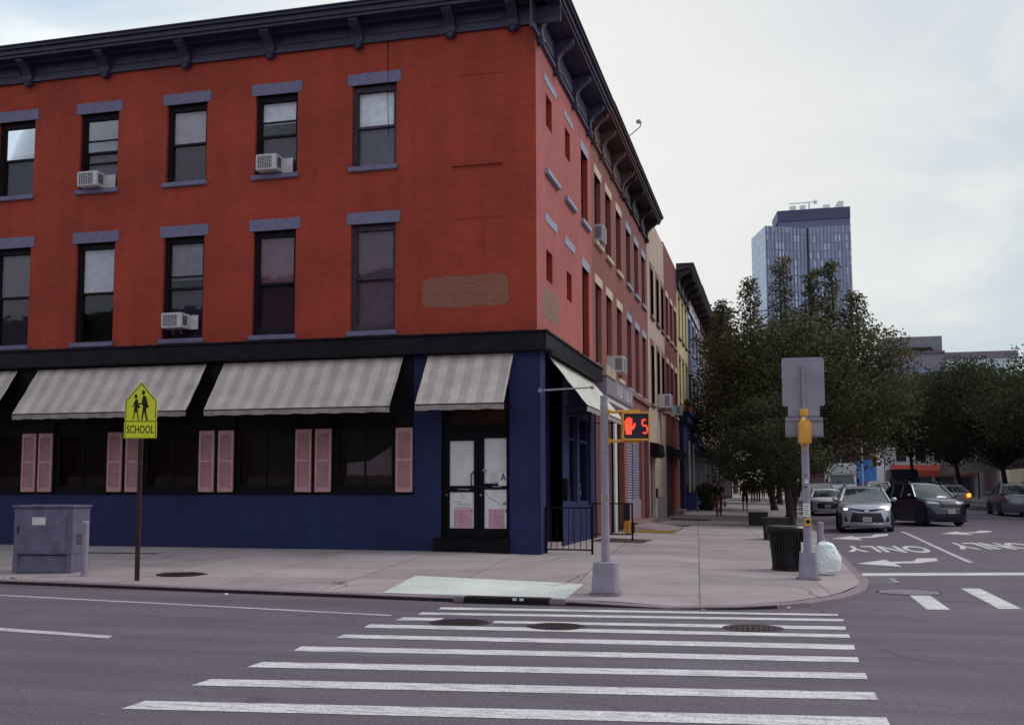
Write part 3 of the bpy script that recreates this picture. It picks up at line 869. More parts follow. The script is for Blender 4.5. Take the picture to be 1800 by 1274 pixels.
for i, (a, b) in enumerate(swin):
    w = MB()
    fbox(w, FF, a, a+.13, 1.58, 3.3, .06, .14); fbox(w, FF, b-.13, b, 1.58, 3.3, .06, .14)
    fbox(w, FF, a+.13, b-.13, 1.58, 1.72, .05, .14); fbox(w, FF, a+.13, b-.13, 3.0, 3.3, .06, .14)
    fbox(w, FF, (a+b)/2-.02, (a+b)/2+.02, 1.72, 3.0, .09, .13)
    fbox(w, FF, a-.02, b+.02, 1.52, 1.58, -.05, .1)
    o = part(w, 'window', m_black, B)
    g = MB(); fquad(g, FF, a+.13, b-.13, 1.72, 3.0, .11); part(g, 'pane', m_glass, o)
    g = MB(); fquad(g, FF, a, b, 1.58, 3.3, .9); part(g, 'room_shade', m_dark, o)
    g = MB(); fbox(g, FF, a+.2, b-.2, 1.72, 1.95, .3, .7); part(g, 'display_shelf', flat('#3a2c2c'), o)
    if i == 5:  # pale panel standing in for reflections and pale shapes in this pane
        g = MB(); g.face([FF(a+.2, 1.95, .45), FF(b-.15, 1.95, .6), FF(b-.15, 2.75, .6), FF(a+.75, 2.3, .5), FF(a+.2, 2.25, .45)]); part(g, 'reflection_panel', flat('#8a7c86'), o)

def shutter(x0, x1):
    z0, z1 = 1.57, 3.03
    f = MB()
    fbox(f, FF, x0, x0+.055, z0, z1, -.05, -.008); fbox(f, FF, x1-.055, x1, z0, z1, -.05, -.008)
    for a, b in ((z0, z0+.11), (2.27, 2.33), (z1-.09, z1)): fbox(f, FF, x0+.055, x1-.055, a, b, -.05, -.008)
    # arched head of the upper louvre
    n = 8
    for i in range(n):
        u = x0+.055+(x1-x0-.11)*i/n; u2 = x0+.055+(x1-x0-.11)*(i+1)/n
        h = .05*(abs((i+.5)/n*2-1))**2
        if h > .004: fbox(f, FF, u, u2, z1-.09-h, z1-.09, -.049, -.008)
    o = part(f, 'shutter', m_cream_shut, B)
    s = MB()
    for a, b in ((z0+.12, 2.265), (2.335, z1-.1)):
        k = int((b-a)/.034)
        for i in range(k):
            z = a+(b-a)*i/k
            s.face([FF(x0+.055, z, -.040), FF(x1-.055, z, -.040), FF(x1-.055, z+.028, -.018), FF(x0+.055, z+.028, -.018)])
    fbox(s, FF, x0+.05, x1-.05, z0+.1, z1-.08, -.017, -.008)
    part(s, 'louvre', m_cream_shut, o, fixn=False)
for a in (-18.4, -17.92, -15.93, -15.42, -13.41, -12.9, -10.89, -10.39, -8.4):
    shutter(a, a+.4)

# entrance: recess, step, double glazed doors with paper in the glass
en = MB()
fbox(en, FF, -7.46, -5.72, .0, .54, -.16, .5)
part(en, 'door_step', m_black, B)
en = MB(); fbox(en, FF, -7.46, -5.73, .54, .555, -.18, .02); part(en, 'step_nosing', m_frame, B)
en = MB()
fbox(en, FF, -7.32, -7.24, .555, 3.9, .10, .2); fbox(en, FF, -5.8, -5.72, .555, 3.9, .10, .2); fbox(en, FF, -7.24, -5.8, 2.93, 3.08, .10, .2)
fbox(en, FF, -7.24, -5.8, 3.6, 3.9, .10, .2)
dfr = part(en, 'door_frame', m_black, B)
en = MB(); fquad(en, FF, -7.24, -5.8, 3.08, 3.6, .15); part(en, 'transom', m_glass, dfr)
en = MB(); fquad(en, FF, -7.24, -5.8, 3.08, 3.6, .35); part(en, 'transom_board', flat('#5a3a2c'), dfr)
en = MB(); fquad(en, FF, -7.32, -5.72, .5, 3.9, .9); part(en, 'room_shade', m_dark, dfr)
m_paper = M_plain('door_paper', '#d6cfd2', .8, var=.06, vs=3)
m_poster = M_plain('poster_paper', '#dcd4d8', .8, var=.05, vs=6)
m_pink = M_plain('poster_pink', '#c796a4', .8, var=.06, vs=8)
m_ink = M_plain('poster_ink', '#5a4650', .8, var=.05)
m_red_ink = M_plain('poster_red_ink', '#b9544c', .8, var=.05)
m_blue_ink = M_plain('grade_card_blue_ink', '#1c2050', .7, var=.05)
for side, (a, b, pa, pb, zs) in enumerate([(-7.235, -6.49, -7.16, -6.59, (.76, 1.57, 1.71, 2.72)), (-6.475, -5.805, -6.35, -5.78, (.76, 1.63, 1.76, 2.77))]):
    pb = min(pb, b-.03)
    w = MB()
    fbox(w, FF, a, pa, .57, 2.92, .115, .16); fbox(w, FF, pb, b, .57, 2.92, .115, .16)
    for z0, z1 in ((.57, zs[0]), (zs[1], zs[2]), (zs[3], 2.92)): fbox(w, FF, pa, pb, z0, z1, .115, .16)
    d = part(w, 'door', m_black, B)
    g = MB(); fquad(g, FF, pa, pb, zs[0], zs[1], .145); fquad(g, FF, pa, pb, zs[2], zs[3], .145); part(g, 'glass_backing', m_paper, d)
    g = MB()
    if side == 0:
        g.path([FF(pb-.05, 1.72, .11), FF(pb-.05, 1.72, .07), FF(pb-.05, 1.97, .07), FF(pb+.02, 2.02, .07), FF(pb+.02, 2.02, .115)], .014)
    else:
        g.path([FF(pa-.02, 2.04, .115), FF(pa-.02, 2.04, .08), FF(pa+.07, 2.04, .08)], .016)
        g.ball(FF(pa+.0, 2.06, .1), .03, .02, .03)
    part(g, 'handle', m_black if side == 0 else m_galv, d)
    g = MB(); fbox(g, FF, pa+.2, pb-.1, zs[1]+.05, zs[1]+.07, .11, .115); g.ball(FF(pa-.08, 1.5, .115), .025, .01, .025); part(g, 'letter_plate', m_galv, d)
    # poster on the lower pane
    g = MB()
    q0, q1 = pa+.005, pb-.005 if side else pb-.04
    fquad(g, FF, q0, q1, zs[0]+.005, zs[1]-.005, .141, 0)
    fquad(g, FF, q0+.09, q1-.01 if side == 0 else q1-.05, zs[0]+.015, zs[0]+.43, .1395, 1)
    cx = (q0+q1)/2+.02
    ring = [(cx+.05*math.cos(t*PI/10), zs[1]-.11+.05*math.sin(t*PI/10)) for t in range(20)]
    rin = [(cx+.042*math.cos(t*PI/10), zs[1]-.11+.042*math.sin(t*PI/10)) for t in range(20)]
    for t in range(20):
        if side == 1 and 16 < t: continue
        u = (t+1) % 20; g.face([FF(*ring[t], .139), FF(*ring[u], .139), FF(*rin[u], .139), FF(*rin[t], .139)], 3)
    if side == 0:
        text_mesh(g, 'HAPPY HOUR', .36, .065, lambda u, v: FF(cx+.03+u, zs[1]-.28+v, .139), 3, .0)
        for (u0, u1, v) in ((-.2, .0, -.22), (-.15, .2, -.36)): fquad(g, FF, cx+u0, cx+u1, zs[1]+v, zs[1]+v+.012, .139, 2)
    else:
        for (u0, u1, v, mm) in ((.17, .23, -.3, 3), (.17, .23, -.34, 4)): fquad(g, FF, cx+u0-.02, cx+u1, zs[1]+v, zs[1]+v+.025, .139, mm)
        fquad(g, FF, cx-.13, cx+.1, zs[1]-.36, zs[1]-.24, .1392, 0)
        cr = [(pa+.02, zs[1]-.06), (pa+.1, zs[1]-.19), (pa+.26, zs[1]-.27), (pa+.4, zs[1]-.37)]
        for (p, q), (r, s) in zip(cr, cr[1:]): g.face([FF(p, q, .138), FF(r, s, .138), FF(r, s+.012, .138), FF(p, q+.012, .138)], 2)
    for k, (u, n) in enumerate(((.1, .06), (.12, .08), (.14, .2), (.13, .1), (.13, .14), (.14, .07))):
        z = zs[0]+.37-.058*k
        fquad(g, FF, q0+.22, q0+.22+n, z, z+.012, .139, 2); fquad(g, FF, q0+.12, q0+.145, z, z+.012, .139, 3)
    fquad(g, FF, q1-.03, q1+.005, zs[0]+.36, zs[0]+.42, .1385, 3)
    part(g, 'poster', [m_poster, m_pink, m_ink, m_red_ink, m_blue_ink], d, weld=False)
    if side == 1:
        g = MB(); fquad(g, FF, -6.02, pb, 1.71, 2.05, .112, 0); fquad(g, FF, -6.0, pb-.02, 2.02, 2.035, .111, 3)
        text_mesh(g, 'A', .13, .165, lambda u, v: FF(-5.91+u, 1.905+v, .111), 4, .02)
        fquad(g, FF, -6.17, -6.03, 1.8, 2.04, .113, 1)
        for k in range(4): fquad(g, FF, -6.15, -6.05, 1.84+.05*k, 1.848+.05*k, .112, 2)
        part(g, 'grade_card', [m_poster, m_paper, m_ink, m_red_ink, m_blue_ink], d, weld=False)

# awnings: sloping striped canvas, hanging valance, side arms
def awning(fn, u0, u1, zt, zb, proj, mats, label=None, open_ends=True):
    g = MB()
    n = max(6, int((u1-u0)/.2)); k = 8
    us = [u0+(u1-u0)*i/n for i in range(n+1)]
    def pt(i, j):
        t = j/k
        sag = .05*math.sin(PI*t)*(1 if 0 < i < n else .3) + ((.016*math.sin(i*1.7)+.012*math.sin(i*.63+j*1.9)) if 0 < j < k else 0)
        return fn(us[i], zt+(zb-zt)*t-sag, -.05-proj*t)
    vs = [pt(i, j) for j in range(k+1) for i in range(n+1)]
    w = n+1
    g.mesh(vs, [(j*w+i, j*w+i+1, (j+1)*w+i+1, (j+1)*w+i) for j in range(k) for i in range(n)], 0, True)
    o = part(g, 'awning', mats[0], B)
    if label: o['label'] = label
    g = MB()
    for i in range(n):
        a, b = us[i], us[i+1]
        h0 = zb-.135-.012*math.sin(i*2.1); h1 = zb-.135-.012*math.sin((i+1)*2.1)
        g.face([fn(a, h0, -.05-proj+.01), fn(b, h1, -.05-proj+.01), fn(b, zb, -.05-proj), fn(a, zb, -.05-proj)], 0, True)
    part(g, 'valance', mats[1], o)
    g = MB()
    for u in (u0+.05, u1-.05):
        g.path([fn(u, zb-.03, -.05), fn(u, zb-.03, -.05-proj)], .015); g.path([fn(u, zt-.05, -.04), fn(u, zb-.03, -.03-proj)], .012)
    g.path([fn(u0, zb-.01, -.045-proj), fn(u1, zb-.01, -.045-proj)], .014)
    part(g, 'awning_frame', m_black, o)
aw = [m_awning, m_valance]
awning(FF, -18.0, -13.25, 4.64, 3.46, .93, aw, 'long striped awning at the left, behind the school sign')
awning(FF, -12.78, -8.22, 4.65, 3.46, .93, aw, 'long striped awning in the middle of the front')
awning(FF, -7.63, -5.62, 4.66, 3.48, .93, aw, 'short striped awning over the doors')
awning(FF, -23.2, -18.6, 4.64, 3.46, .93, aw, 'striped awning beyond the left edge of the photo')
m_aw_sd = M_stripes('side_awning_canvas', '#c4bfb6', '#aaa6a2', .22, 0)
awning(FS, 24.6, 26.8, 4.70, 3.56, .88, [m_awning_side, m_valance], 'pale awning on the side street next to the corner')
awning(FS, 26.9, 31.0, 4.70, 3.56, .88, [m_awning_side, m_valance], 'longer pale awning on the side street')

# side street shopfront: dark entry bay, pilasters, bulkhead and tall windows
sd = MB()
sd.face([(XS, 24.2, 0), (XS-1.0, 24.2, 0), (XS-1.0, 24.2, 4.76), (XS, 24.2, 4.76)])
sd.face([(XS-1.0, 24.2, 0), (XS-1.0, 26.3, 0), (XS-1.0, 26.3, 4.76), (XS-1.0, 24.2, 4.76)])
sd.face([(XS-1.0, 26.3, 0), (XS-.001, 26.3, 0), (XS-.001, 26.3, 4.76), (XS-1.0, 26.3, 4.76)])
fbox(sd, FS, 26.3, 27.15, -.1, 4.74, -.02, .3); fbox(sd, FS, 30.45, 31.1, -.1, 4.74, -.02, .3)
fbox(sd, FS, 27.15, 30.45, -.1, 1.22, .0, .3); fbox(sd, FS, 27.15, 30.45, 3.55, 4.74, .02, .3)
fbox(sd, FS, 28.55, 28.95, 1.22, 3.55, .03, .25)
fbox(sd, FS, 27.6, 28.4, .35, 1.05, -.015, .0); fbox(sd, FS, 29.1, 30.1, .35, 1.05, -.015, .0)
part(sd, 'side_shopfront', m_navy, B)
for a, b in ((27.15, 28.55), (28.95, 30.45)):
    w = MB()
    fbox(w, FS, a, a+.07, 1.22, 3.55, .08, .16); fbox(w, FS, b-.07, b, 1.22, 3.55, .08, .16); fbox(w, FS, a+.07, b-.07, 1.22, 1.32, .04, .16); fbox(w, FS, a+.07, b-.07, 2.9, 2.98, .08, .16)
    o = part(w, 'window', m_navy, B)
    g = MB(); fquad(g, FS, a+.07, b-.07, 1.3, 3.55, .12); part(g, 'pane', m_glass, o)
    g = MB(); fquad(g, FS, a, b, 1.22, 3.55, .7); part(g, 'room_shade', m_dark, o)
sd = MB()
fbox(sd, FS, 24.5, 26.1, .3, 2.9, .93, .99); part(sd, 'side_door', m_black, B)
sd = MB(); fbox(sd, FS, 24.2, 26.3, -.1, .36, .02, 1.0); part(sd, 'entry_step', m_kerb, B)
# flag pole over the corner
fp = MB()
fp.tube((-5.02, 23.42, 3.80), (-3.86, 23.3, 3.83), .022, .016, 10); fp.ball((-3.84, 23.3, 3.83), .045, .045, .045, 12, 8); fp.tube((-5.04, 23.42, 3.76), (-5.0, 23.42, 3.84), .05, .05)
part(fp, 'flag_pole', m_galv, B)
wl = MB(); wl.bbox(-5.04, -4.9, 25.9, 26.15, 1.35, 1.9, .02); part(wl, 'wall_box', m_black, B)
cb = MB()
cb.path([(-8.68, 23.465, 12.7), (-8.67, 23.465, 11.0), (-8.64, 23.465, 9.9)], .009, 6); part(cb, 'cable', m_black, B)

# ---- cornices with scroll brackets
def cornice(parent, fn, u0, u1, zb, zt, over, mats, brackets, name='cornice', frieze=.35, side='', returns=(True, True)):
    g = MB()
    fbox(g, fn, u0, u1, zt-.30, zt-.22, -over*.92, .0, 0)          # soffit slab
    fbox(g, fn, u0-.02, u1+.02, zt-.22, zt-.10, -over, .0, 0)
    fbox(g, fn, u0-.04, u1+.04, zt-.10, zt-.03, -over-.07, .0, 0)
    fbox(g, fn, u0-.06, u1+.06, zt-.03, zt, -over-.11, .0, 0)
    fbox(g, fn, u0, u1, zt-.36, zt-.30, -over*.45, .0, 0)
    fbox(g, fn, u0, u1, zb+.16, zt-.36, -.035, .0, 0)              # frieze board
    o = g.build(name, mats[0], parent)
    g = MB()
    fbox(g, fn, u0, u1, zb+.08, zb+.16, -.08, .0, 0)
    us = sorted(brackets)
    for a, b in zip(us, us[1:]):                                   # raised frieze panels
        fbox(g, fn, a+.28, b-.28, zb+.28, zt-.48, -.06, -.036, 0)
    g.build('frieze_moulding', mats[1], o)
    for u in us:
        g = MB()
        h = zt-.30-zb; w = .12
        prof = [(0, zb-.02), (.09, zb), (.15, zb+.08), (.12, zb+.2), (.13, zb+.45*h), (over*.45, zb+.68*h), (over*.72, zb+.8*h), (over*.82, zb+.9*h), (over*.82, zb+h), (0, zb+h)]
        n = len(prof)
        a = [fn(u-w, v, -d) for d, v in prof]; b = [fn(u+w, v, -d) for d, v in prof]
        g.face(a); g.face(list(reversed(b)))
        for i in range(n):
            j = (i+1) % n; g.face([a[j], a[i], b[i], b[j]])
        g.ball(fn(u, zb+.02, -.1), .09, .09, .1, 8, 5)
        g.build('bracket', mats[1], o)
    return o
cornice(B, FS, 22.9, 31.05, 11.84, 12.98, .62, [m_cornice_blue, m_cornice_trim], [23.7, 25.6, 28.1, 30.4], 'cornice')
cornice(B, FF, L0, -4.5, 12.12, 12.98, .58, [m_cornice_blue, m_cornice_blue], [-23.2+2.3*i for i in range(8)]+[-5.6], 'cornice')
rf = MB(); rf.face([(L0, YF, 12.72), (XS, YF, 12.72), (XS, 31.1, 12.72), (L0, 31.1, 12.72)]); rf.build('roof', m_roof, B)

# ------------------------------------------------------------------ air conditioners (each rests in its window)
def ac(fn, u, v, w, h, proj, lab, side_panel=0):
    t = empty('air_conditioner', fn(u+w/2, v, -.0), 0, lab, 'air conditioner', 'window air conditioners')
    loc = Vector(t.location)
    def lf(a, b, d):
        p = Vector(fn(a, b, d)) - loc
        return p[:]
    g = MB(); fbox(g, lf, u, u+w, v, v+h, -proj, .14, bev=.018); g.build('casing', m_acwhite, t)
    g = MB()
    fbox(g, lf, u+.05, u+w-.12, v+.045, v+h-.045, -proj-.004, -proj-.001)
    g.build('coil', m_acdark, t)
    g = MB()
    for i in range(9): fbox(g, lf, u+.05, u+w-.12, v+.05+(h-.1)*i/8.5, v+.058+(h-.1)*i/8.5, -proj-.01, -proj-.004)
    for i in range(7): fbox(g, lf, u+.05+(w-.17)*i/6.3, u+.058+(w-.17)*i/6.3, v+.045, v+h-.045, -proj-.011, -proj-.005)
    g.build('grille', m_acwhite, t)
    g = MB()
    for q in (-.001, w+.001):
        s0, s1 = sorted((u+q-.004, u+q+.004))
        for i in range(6): fbox(g, lf, s0, s1, v+.07, v+h-.07, -proj+.06+.035*i, -proj+.08+.035*i)
    g.build('side_vent', m_acdark, t)
    g = MB(); g.path([lf(u+w*.3, v, -.12), lf(u+w*.3, v-.12, .02)], .014); g.path([lf(u+w*.7, v, -.12), lf(u+w*.7, v-.12, .02)], .014); g.build('bracket', m_galv2, t)
    if side_panel:
        g = MB(); fbox(g, lf, u+w, u+w+side_panel, v+.0, v+h-.02, .10, .12); g.build('filler_panel', m_acwhite, t)
    return t
ac(FF, -16.88, 9.23, .58, .38, .30, 'air conditioner in the top-floor window farthest from the corner, above the utility cabinet', .26)
ac(FF, -11.93, 9.25, .55, .39, .30, 'air conditioner in the third top-floor window, plain dark coil', .24)
ac(FF, -14.38, 5.53, .56, .37, .30, 'air conditioner with damaged coil in a second-floor window', .22)
# ------------------------------------------------------------------ row houses along the side street
m_b2 = M_brick('brown_red_painted_brick', (.26, .085, .070), stain=.4, cvar=.08, rough=.8)
m_b3 = M_brick('dusty_rose_brick', (.25, .085, .080), stain=.4, cvar=.1, rough=.8)
m_b4 = M_plain('beige_stucco', '#b09a8c', .85, var=.12, vs=1.2, bmp=.1)
m_b5 = M_brick('dark_red_painted_brick', (.20, .042, .045), stain=.4, cvar=.08)
m_b6 = M_plain('pale_yellow_stucco', '#c2b184', .85, var=.12, vs=1.2, bmp=.1)
m_b7 = M_plain('slate_blue_paint', '#5f627e', .8, var=.12, vs=1.5, bmp=.1)
m_b8 = M_plain('mauve_grey_stucco', '#8a7778', .85, var=.15, vs=1.5, bmp=.1)
m_b9 = M_plain('sand_stone', '#a48f7a', .85, var=.15, vs=1.5, bmp=.1)
m_b10 = M_brick('deep_red_brick', (.20, .05, .045), stain=.4)
m_shopdark = M_plain('dim_shop_glass', (.02, .017, .02), .35, var=.4, vs=1.5, spec=.25)
m_cream_stone = M_plain('cream_lintel_stone', '#c2ad98', .8, var=.12, vs=8)
m_brownstone = M_plain('brownstone_trim', '#7d5f58', .8, var=.14, vs=6)
m_palestone = M_plain('pale_grey_lintel', '#b9b4c0', .8, var=.12, vs=6)
m_shutgrey = M_shutter('grey_roll_shutter', '#8a84a0', .095)
m_shutdark = M_shutter('dark_roll_shutter', '#3c343c', .14)

def house(name, lab, y0, y1, zt, mat, rows, cs, ww, lmat, smat, holes_g=(), lint=.27, dep=.2, surround=False, wmat=None, xoff=0.0, width=9, wn=True):
    t = empty(name, (0, 0, 0), 0, lab, 'row house', 'row houses along the side street')
    fn = lambda u, v, d: (XS+xoff-d, u, v)
    holes = [(c-ww/2, c+ww/2, a, b) for a, b in rows for c in cs]
    w = MB()
    holed_wall(w, fn, y0, y1, -.3, zt, holes+list(holes_g), dep)
    x1 = XS+xoff-width
    w.face([(x1, y0, -.3), (XS+xoff, y0, -.3), (XS+xoff, y0, zt), (x1, y0, zt)])
    w.face([(x1, y1, -.3), (XS+xoff, y1, -.3), (XS+xoff, y1, zt), (x1, y1, zt)])
    w.face([(x1, y0, zt-.1), (XS+xoff, y0, zt-.1), (XS+xoff, y1, zt-.1), (x1, y1, zt-.1)])
    w.build('wall', mat, t)
    for h in holes:
        g = MB(); a, b, c, d = h
        fbox(g, fn, a, a+.07, c, d, dep-.06, dep+.06); fbox(g, fn, b-.07, b, c, d, dep-.06, dep+.06)
        fbox(g, fn, a+.07, b-.07, d-.1, d, dep-.06, dep+.06); fbox(g, fn, a+.07, b-.07, c, c+.08, dep-.06, dep+.06)
        m_ = (c+d)/2; fbox(g, fn, a+.07, b-.07, m_-.03, m_+.03, dep-.03, dep+.05)
        o = g.build('window', wmat or m_frame, t)
        g = MB(); fquad(g, fn, a+.07, b-.07, c+.08, d-.1, dep+.02); g.build('pane', m_glass, o)
        g = MB(); fquad(g, fn, a+.07, b-.07, c+.08+(d-c)*random.choice([.3, .45, .5, .7]), d-.1, dep+.1); g.build('blind', flat(random.choice(['#8a8088', '#5e5560', '#a39aa0', '#473f49'])), o)
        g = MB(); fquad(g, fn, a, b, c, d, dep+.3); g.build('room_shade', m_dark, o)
        if lmat:
            g = MB(); fbox(g, fn, a-.14, b+.14, d, d+lint, -.02, .1, bev=.006); g.build('lintel', lmat, t)
        if smat:
            g = MB(); fbox(g, fn, a-.1, b+.1, c-.13, c, -.09, .1, bev=.01); g.build('sill', smat, t)
        if surround:
            g = MB(); fbox(g, fn, a-.14, a, c, d, -.02, .1); fbox(g, fn, b, b+.14, c, d, -.02, .1); g.build('window_surround', lmat, t)
    return t, fn

# 2: brown-red brick, shop with roll-down shutter
h2, f2 = house('row_house', 'brown red brick house with cream lintels, joined to the corner building', 31.1, 37.8, 12.75, m_b2, [(9.04, 11.1), (5.35, 7.76)], [32.25, 34.4, 36.75], 1.15, m_cream_stone, m_cream_stone,
               holes_g=[(34.25, 35.0, .25, 3.9), (35.1, 37.65, .25, 3.9)])
g = MB(); fbox(g, f2, 31.2, 34.0, .0, 3.95, -.05, .0); fbox(g, f2, 34.15, 34.3, 0.2, 3.95, -.04, .1); g.build('shop_pier', flat('#5c2f33'), h2)
g = MB(); fbox(g, f2, 35.0, 35.12, .2, 3.95, -.06, .1); fbox(g, f2, 35.3, 35.38, .2, 3.95, -.04, .1); fbox(g, f2, 35.6, 35.72, .2, 3.95, -.02, .1); g.build('door_post', m_white, h2)
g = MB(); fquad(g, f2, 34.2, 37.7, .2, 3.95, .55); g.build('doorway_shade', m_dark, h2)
g = MB(); fbox(g, f2, 31.6, 37.7, 4.42, 5.02, -.32, .0, bev=.02); so = g.build('shop_sign', m_galv2, h2)
g = MB()
for u, hh in ((33.9, .34), (34.35, .34), (34.8, .34), (35.5, .34), (36.0, .34), (36.4, .34), (37.0, .34)):
    fbox(g, f2, u, u+.07, 4.55, 4.55+hh, -.335, -.321)
for u in (34.35, 36.0): fbox(g, f2, u+.07, u+.3, 4.55, 4.61, -.335, -.321)
g.build('sign_letter', m_white, so)
g = MB(); fbox(g, f2, 31.3, 33.3, 4.95, 5.28, -.36, -.0, bev=.02); g.build('sign_box', m_b9, h2)
g = MB(); fbox(g, f2, 31.6, 37.75, 4.28, 4.41, -.25, .0); g.build('sign_light', m_white, h2)
cornice(h2, f2, 31.12, 37.75, 11.86, 13.02, .62, [m_cornice_brown, m_cornice_brown2], [31.2, 32.8, 35.05, 37.3])
# 3: dusty rose brick with shutters
h3, f3 = house('row_house', 'dusty rose brick house with grey lintels and a grey roll-down shutter', 37.8, 45.3, 12.75, m_b3, [(9.07, 11.05), (5.28, 7.75)], [39.3, 41.6, 43.9], 1.2, m_bluegrey, m_bluegrey,
               holes_g=[(38.4, 42.85, .55, 3.85), (43.25, 44.9, .3, 3.85)])
g = MB(); fquad(g, f3, 38.4, 42.85, 1.25, 3.85, .12); g.build('roll_shutter', m_shutgrey, h3)
g = MB(); fbox(g, f3, 38.4, 42.85, .55, 1.25, .06, .12); g.build('shutter_base', m_galv2, h3)
g = MB(); fbox(g, f3, 38.4, 38.5, .55, 3.85, .02, .12); fbox(g, f3, 42.75, 42.85, .55, 3.85, .02, .12); fbox(g, f3, 40.6, 40.68, 1.25, 3.85, .09, .118); g.build('shutter_rail', m_b3, h3)
g = MB(); fbox(g, f3, 43.25, 44.9, .3, 3.85, .15, .19); g.build('door', flat('#4a2c32', .6), h3)
g = MB(); fbox(g, f3, 38.2, 45.25, .1, .5, -.35, .0); g.build('step', m_brownstone, h3)
g = MB(); fbox(g, f3, 37.85, 45.3, 5.02, 5.22, -.10, .0, bev=.02); g.build('string_course', m_brownstone, h3)
cornice(h3, f3, 37.8, 45.3, 11.9, 13.02, .62, [m_cornice_dark, m_cornice_dark], [37.9, 40.0, 42.65, 44.7])
# 4: beige stucco
h4, f4 = house('row_house', 'beige stucco house with brown window surrounds and a box awning', 45.3, 52.3, 13.45, m_b4, [(9.1, 11.15), (5.3, 7.82)], [46.9, 49.25, 51.4], 1.2, m_brownstone, m_brownstone, surround=True,
               holes_g=[(45.55, 47.35, .25, 3.0)])
g = MB(); fquad(g, f4, 45.55, 47.35, .2, 3.0, .14); g.build('roll_shutter', m_shutdark, h4)
g = MB(); g.prism([(-.0, 3.0), (-.0, 3.62), (-.35, 3.55), (-.42, 3.1), (-.3, 3.0)], lambda u, v, d: (XS-u, 45.45+d, v), 0, 2.1); g.build('shutter_hood', m_black, h4)
g = MB(); fbox(g, f4, 48.3, 50.2, .25, 1.35, -.12, .0, bev=.02); g.build('meter_cupboard', m_galv2, h4)
g = MB(); fbox(g, f4, 47.5, 47.62, 1.3, 1.7, -.08, .0); g.build('wall_box', m_black, h4)
g = MB(); g.path([(XS+.02, 49.9, 5.2), (XS+.02, 49.9, 3.0)], .02); g.build('drain_pipe', m_brownstone, h4)
# 5: dark red
h5, f5 = house('row_house', 'dark red brick house with pale lintels between the beige and yellow ones', 52.3, 59.3, 13.6, m_b5, [(9.15, 11.1), (5.45, 7.8)], [53.7, 55.9, 58.1], 1.15, m_cream_stone, m_cream_stone,
               holes_g=[(52.5, 55.9, .35, 3.3)])
g = MB(); fquad(g, f5, 52.5, 55.9, .3, 3.3, .14); g.build('roll_shutter', m_shutdark, h5)
g = MB(); g.prism([(-.0, 3.25), (-.0, 3.8), (-.4, 3.6), (-.45, 3.25), (-.3, 3.15)], lambda u, v, d: (XS-u, 52.4+d, v), 0, 6.0); g.build('shutter_hood', m_black, h5)
g = MB(); fbox(g, f5, 56.6, 58.4, .4, 2.9, -.02, .02); g.build('door', flat('#8a3a22', .6), h5)
g = MB(); fbox(g, f5, 56.2, 59.0, .1, .62, -.4, .0); g.build('step', m_kerb, h5)
# 6: yellow
h6, f6 = house('row_house', 'pale yellow house with a dark maroon cornice', 59.3, 66.6, 13.4, m_b6, [(10.05, 12.3), (6.4, 8.85)], [60.8, 63.0, 65.2], 1.15, m_brownstone, m_brownstone)
cornice(h6, f6, 59.3, 66.6, 12.55, 13.95, .85, [m_cornice_dark, m_cornice_dark], [59.6, 61.9, 64.2, 66.3])
# navy shopfront across houses 6 and 7
g = MB(); fbox(g, f6, 59.5, 66.6, .2, 5.3, -.25, .0); sfn = g.build('shopfront', m_navy, h6)
g = MB(); fbox(g, f6, 59.4, 66.7, 5.3, 5.75, -.45, .0, bev=.03); fbox(g, f6, 59.3, 66.7, 5.75, 5.9, -.6, .0, bev=.02); g.build('shop_cornice', m_navy, sfn)
g = MB(); fquad(g, f6, 60.3, 62.6, .9, 3.7, -.26); fquad(g, f6, 63.4, 66.0, .9, 3.7, -.26); g.build('shop_window', m_shopdark, sfn)
g = MB(); fbox(g, f6, 62.75, 62.95, .5, 4.4, -.32, -.25); fbox(g, f6, 65.9, 66.1, .5, 4.4, -.32, -.25); g.build('pilaster', m_white, sfn)
for u in (60.5, 61.6, 64.0):
    g = MB(); g.lathe([(.12, 0), (.17, .3), (.17, .32)], (XS+.42, u, 5.9), 10); pp = g.build('flower_pot', flat('#7a3a2a'), h6)
    g = MB(); g.ball((XS+.42, u, 6.4), .2, .2, .25); g.build('plant', m_leafA, pp)
# 7: slate blue
h7, f7 = house('row_house', 'slate blue house with pale window heads beyond the yellow one', 66.6, 76.0, 13.2, m_b7, [(10.3, 12.2), (6.5, 8.75)], [68.0, 71.2, 74.4], 1.4, m_palestone, m_palestone, wmat=m_palestone)
g = MB(); fbox(g, f7, 66.6, 76, 12.55, 13.2, -.12, .0); g.build('frieze', m_palestone, h7)
cornice(h7, f7, 66.6, 98.0, 12.9, 14.05, .85, [m_cornice_dark, m_cornice_brown], [67+2.6*i for i in range(12)])
g = MB(); fbox(g, f7, 66.7, 76, .3, 4.9, -.2, .0); s7 = g.build('shopfront', m_cornice_blue, h7)
g = MB(); fquad(g, f7, 67.2, 70.8, 1.0, 3.7, -.21); fquad(g, f7, 71.6, 75.4, 1.0, 3.7, -.21); g.build('shop_window', m_shopdark, s7)
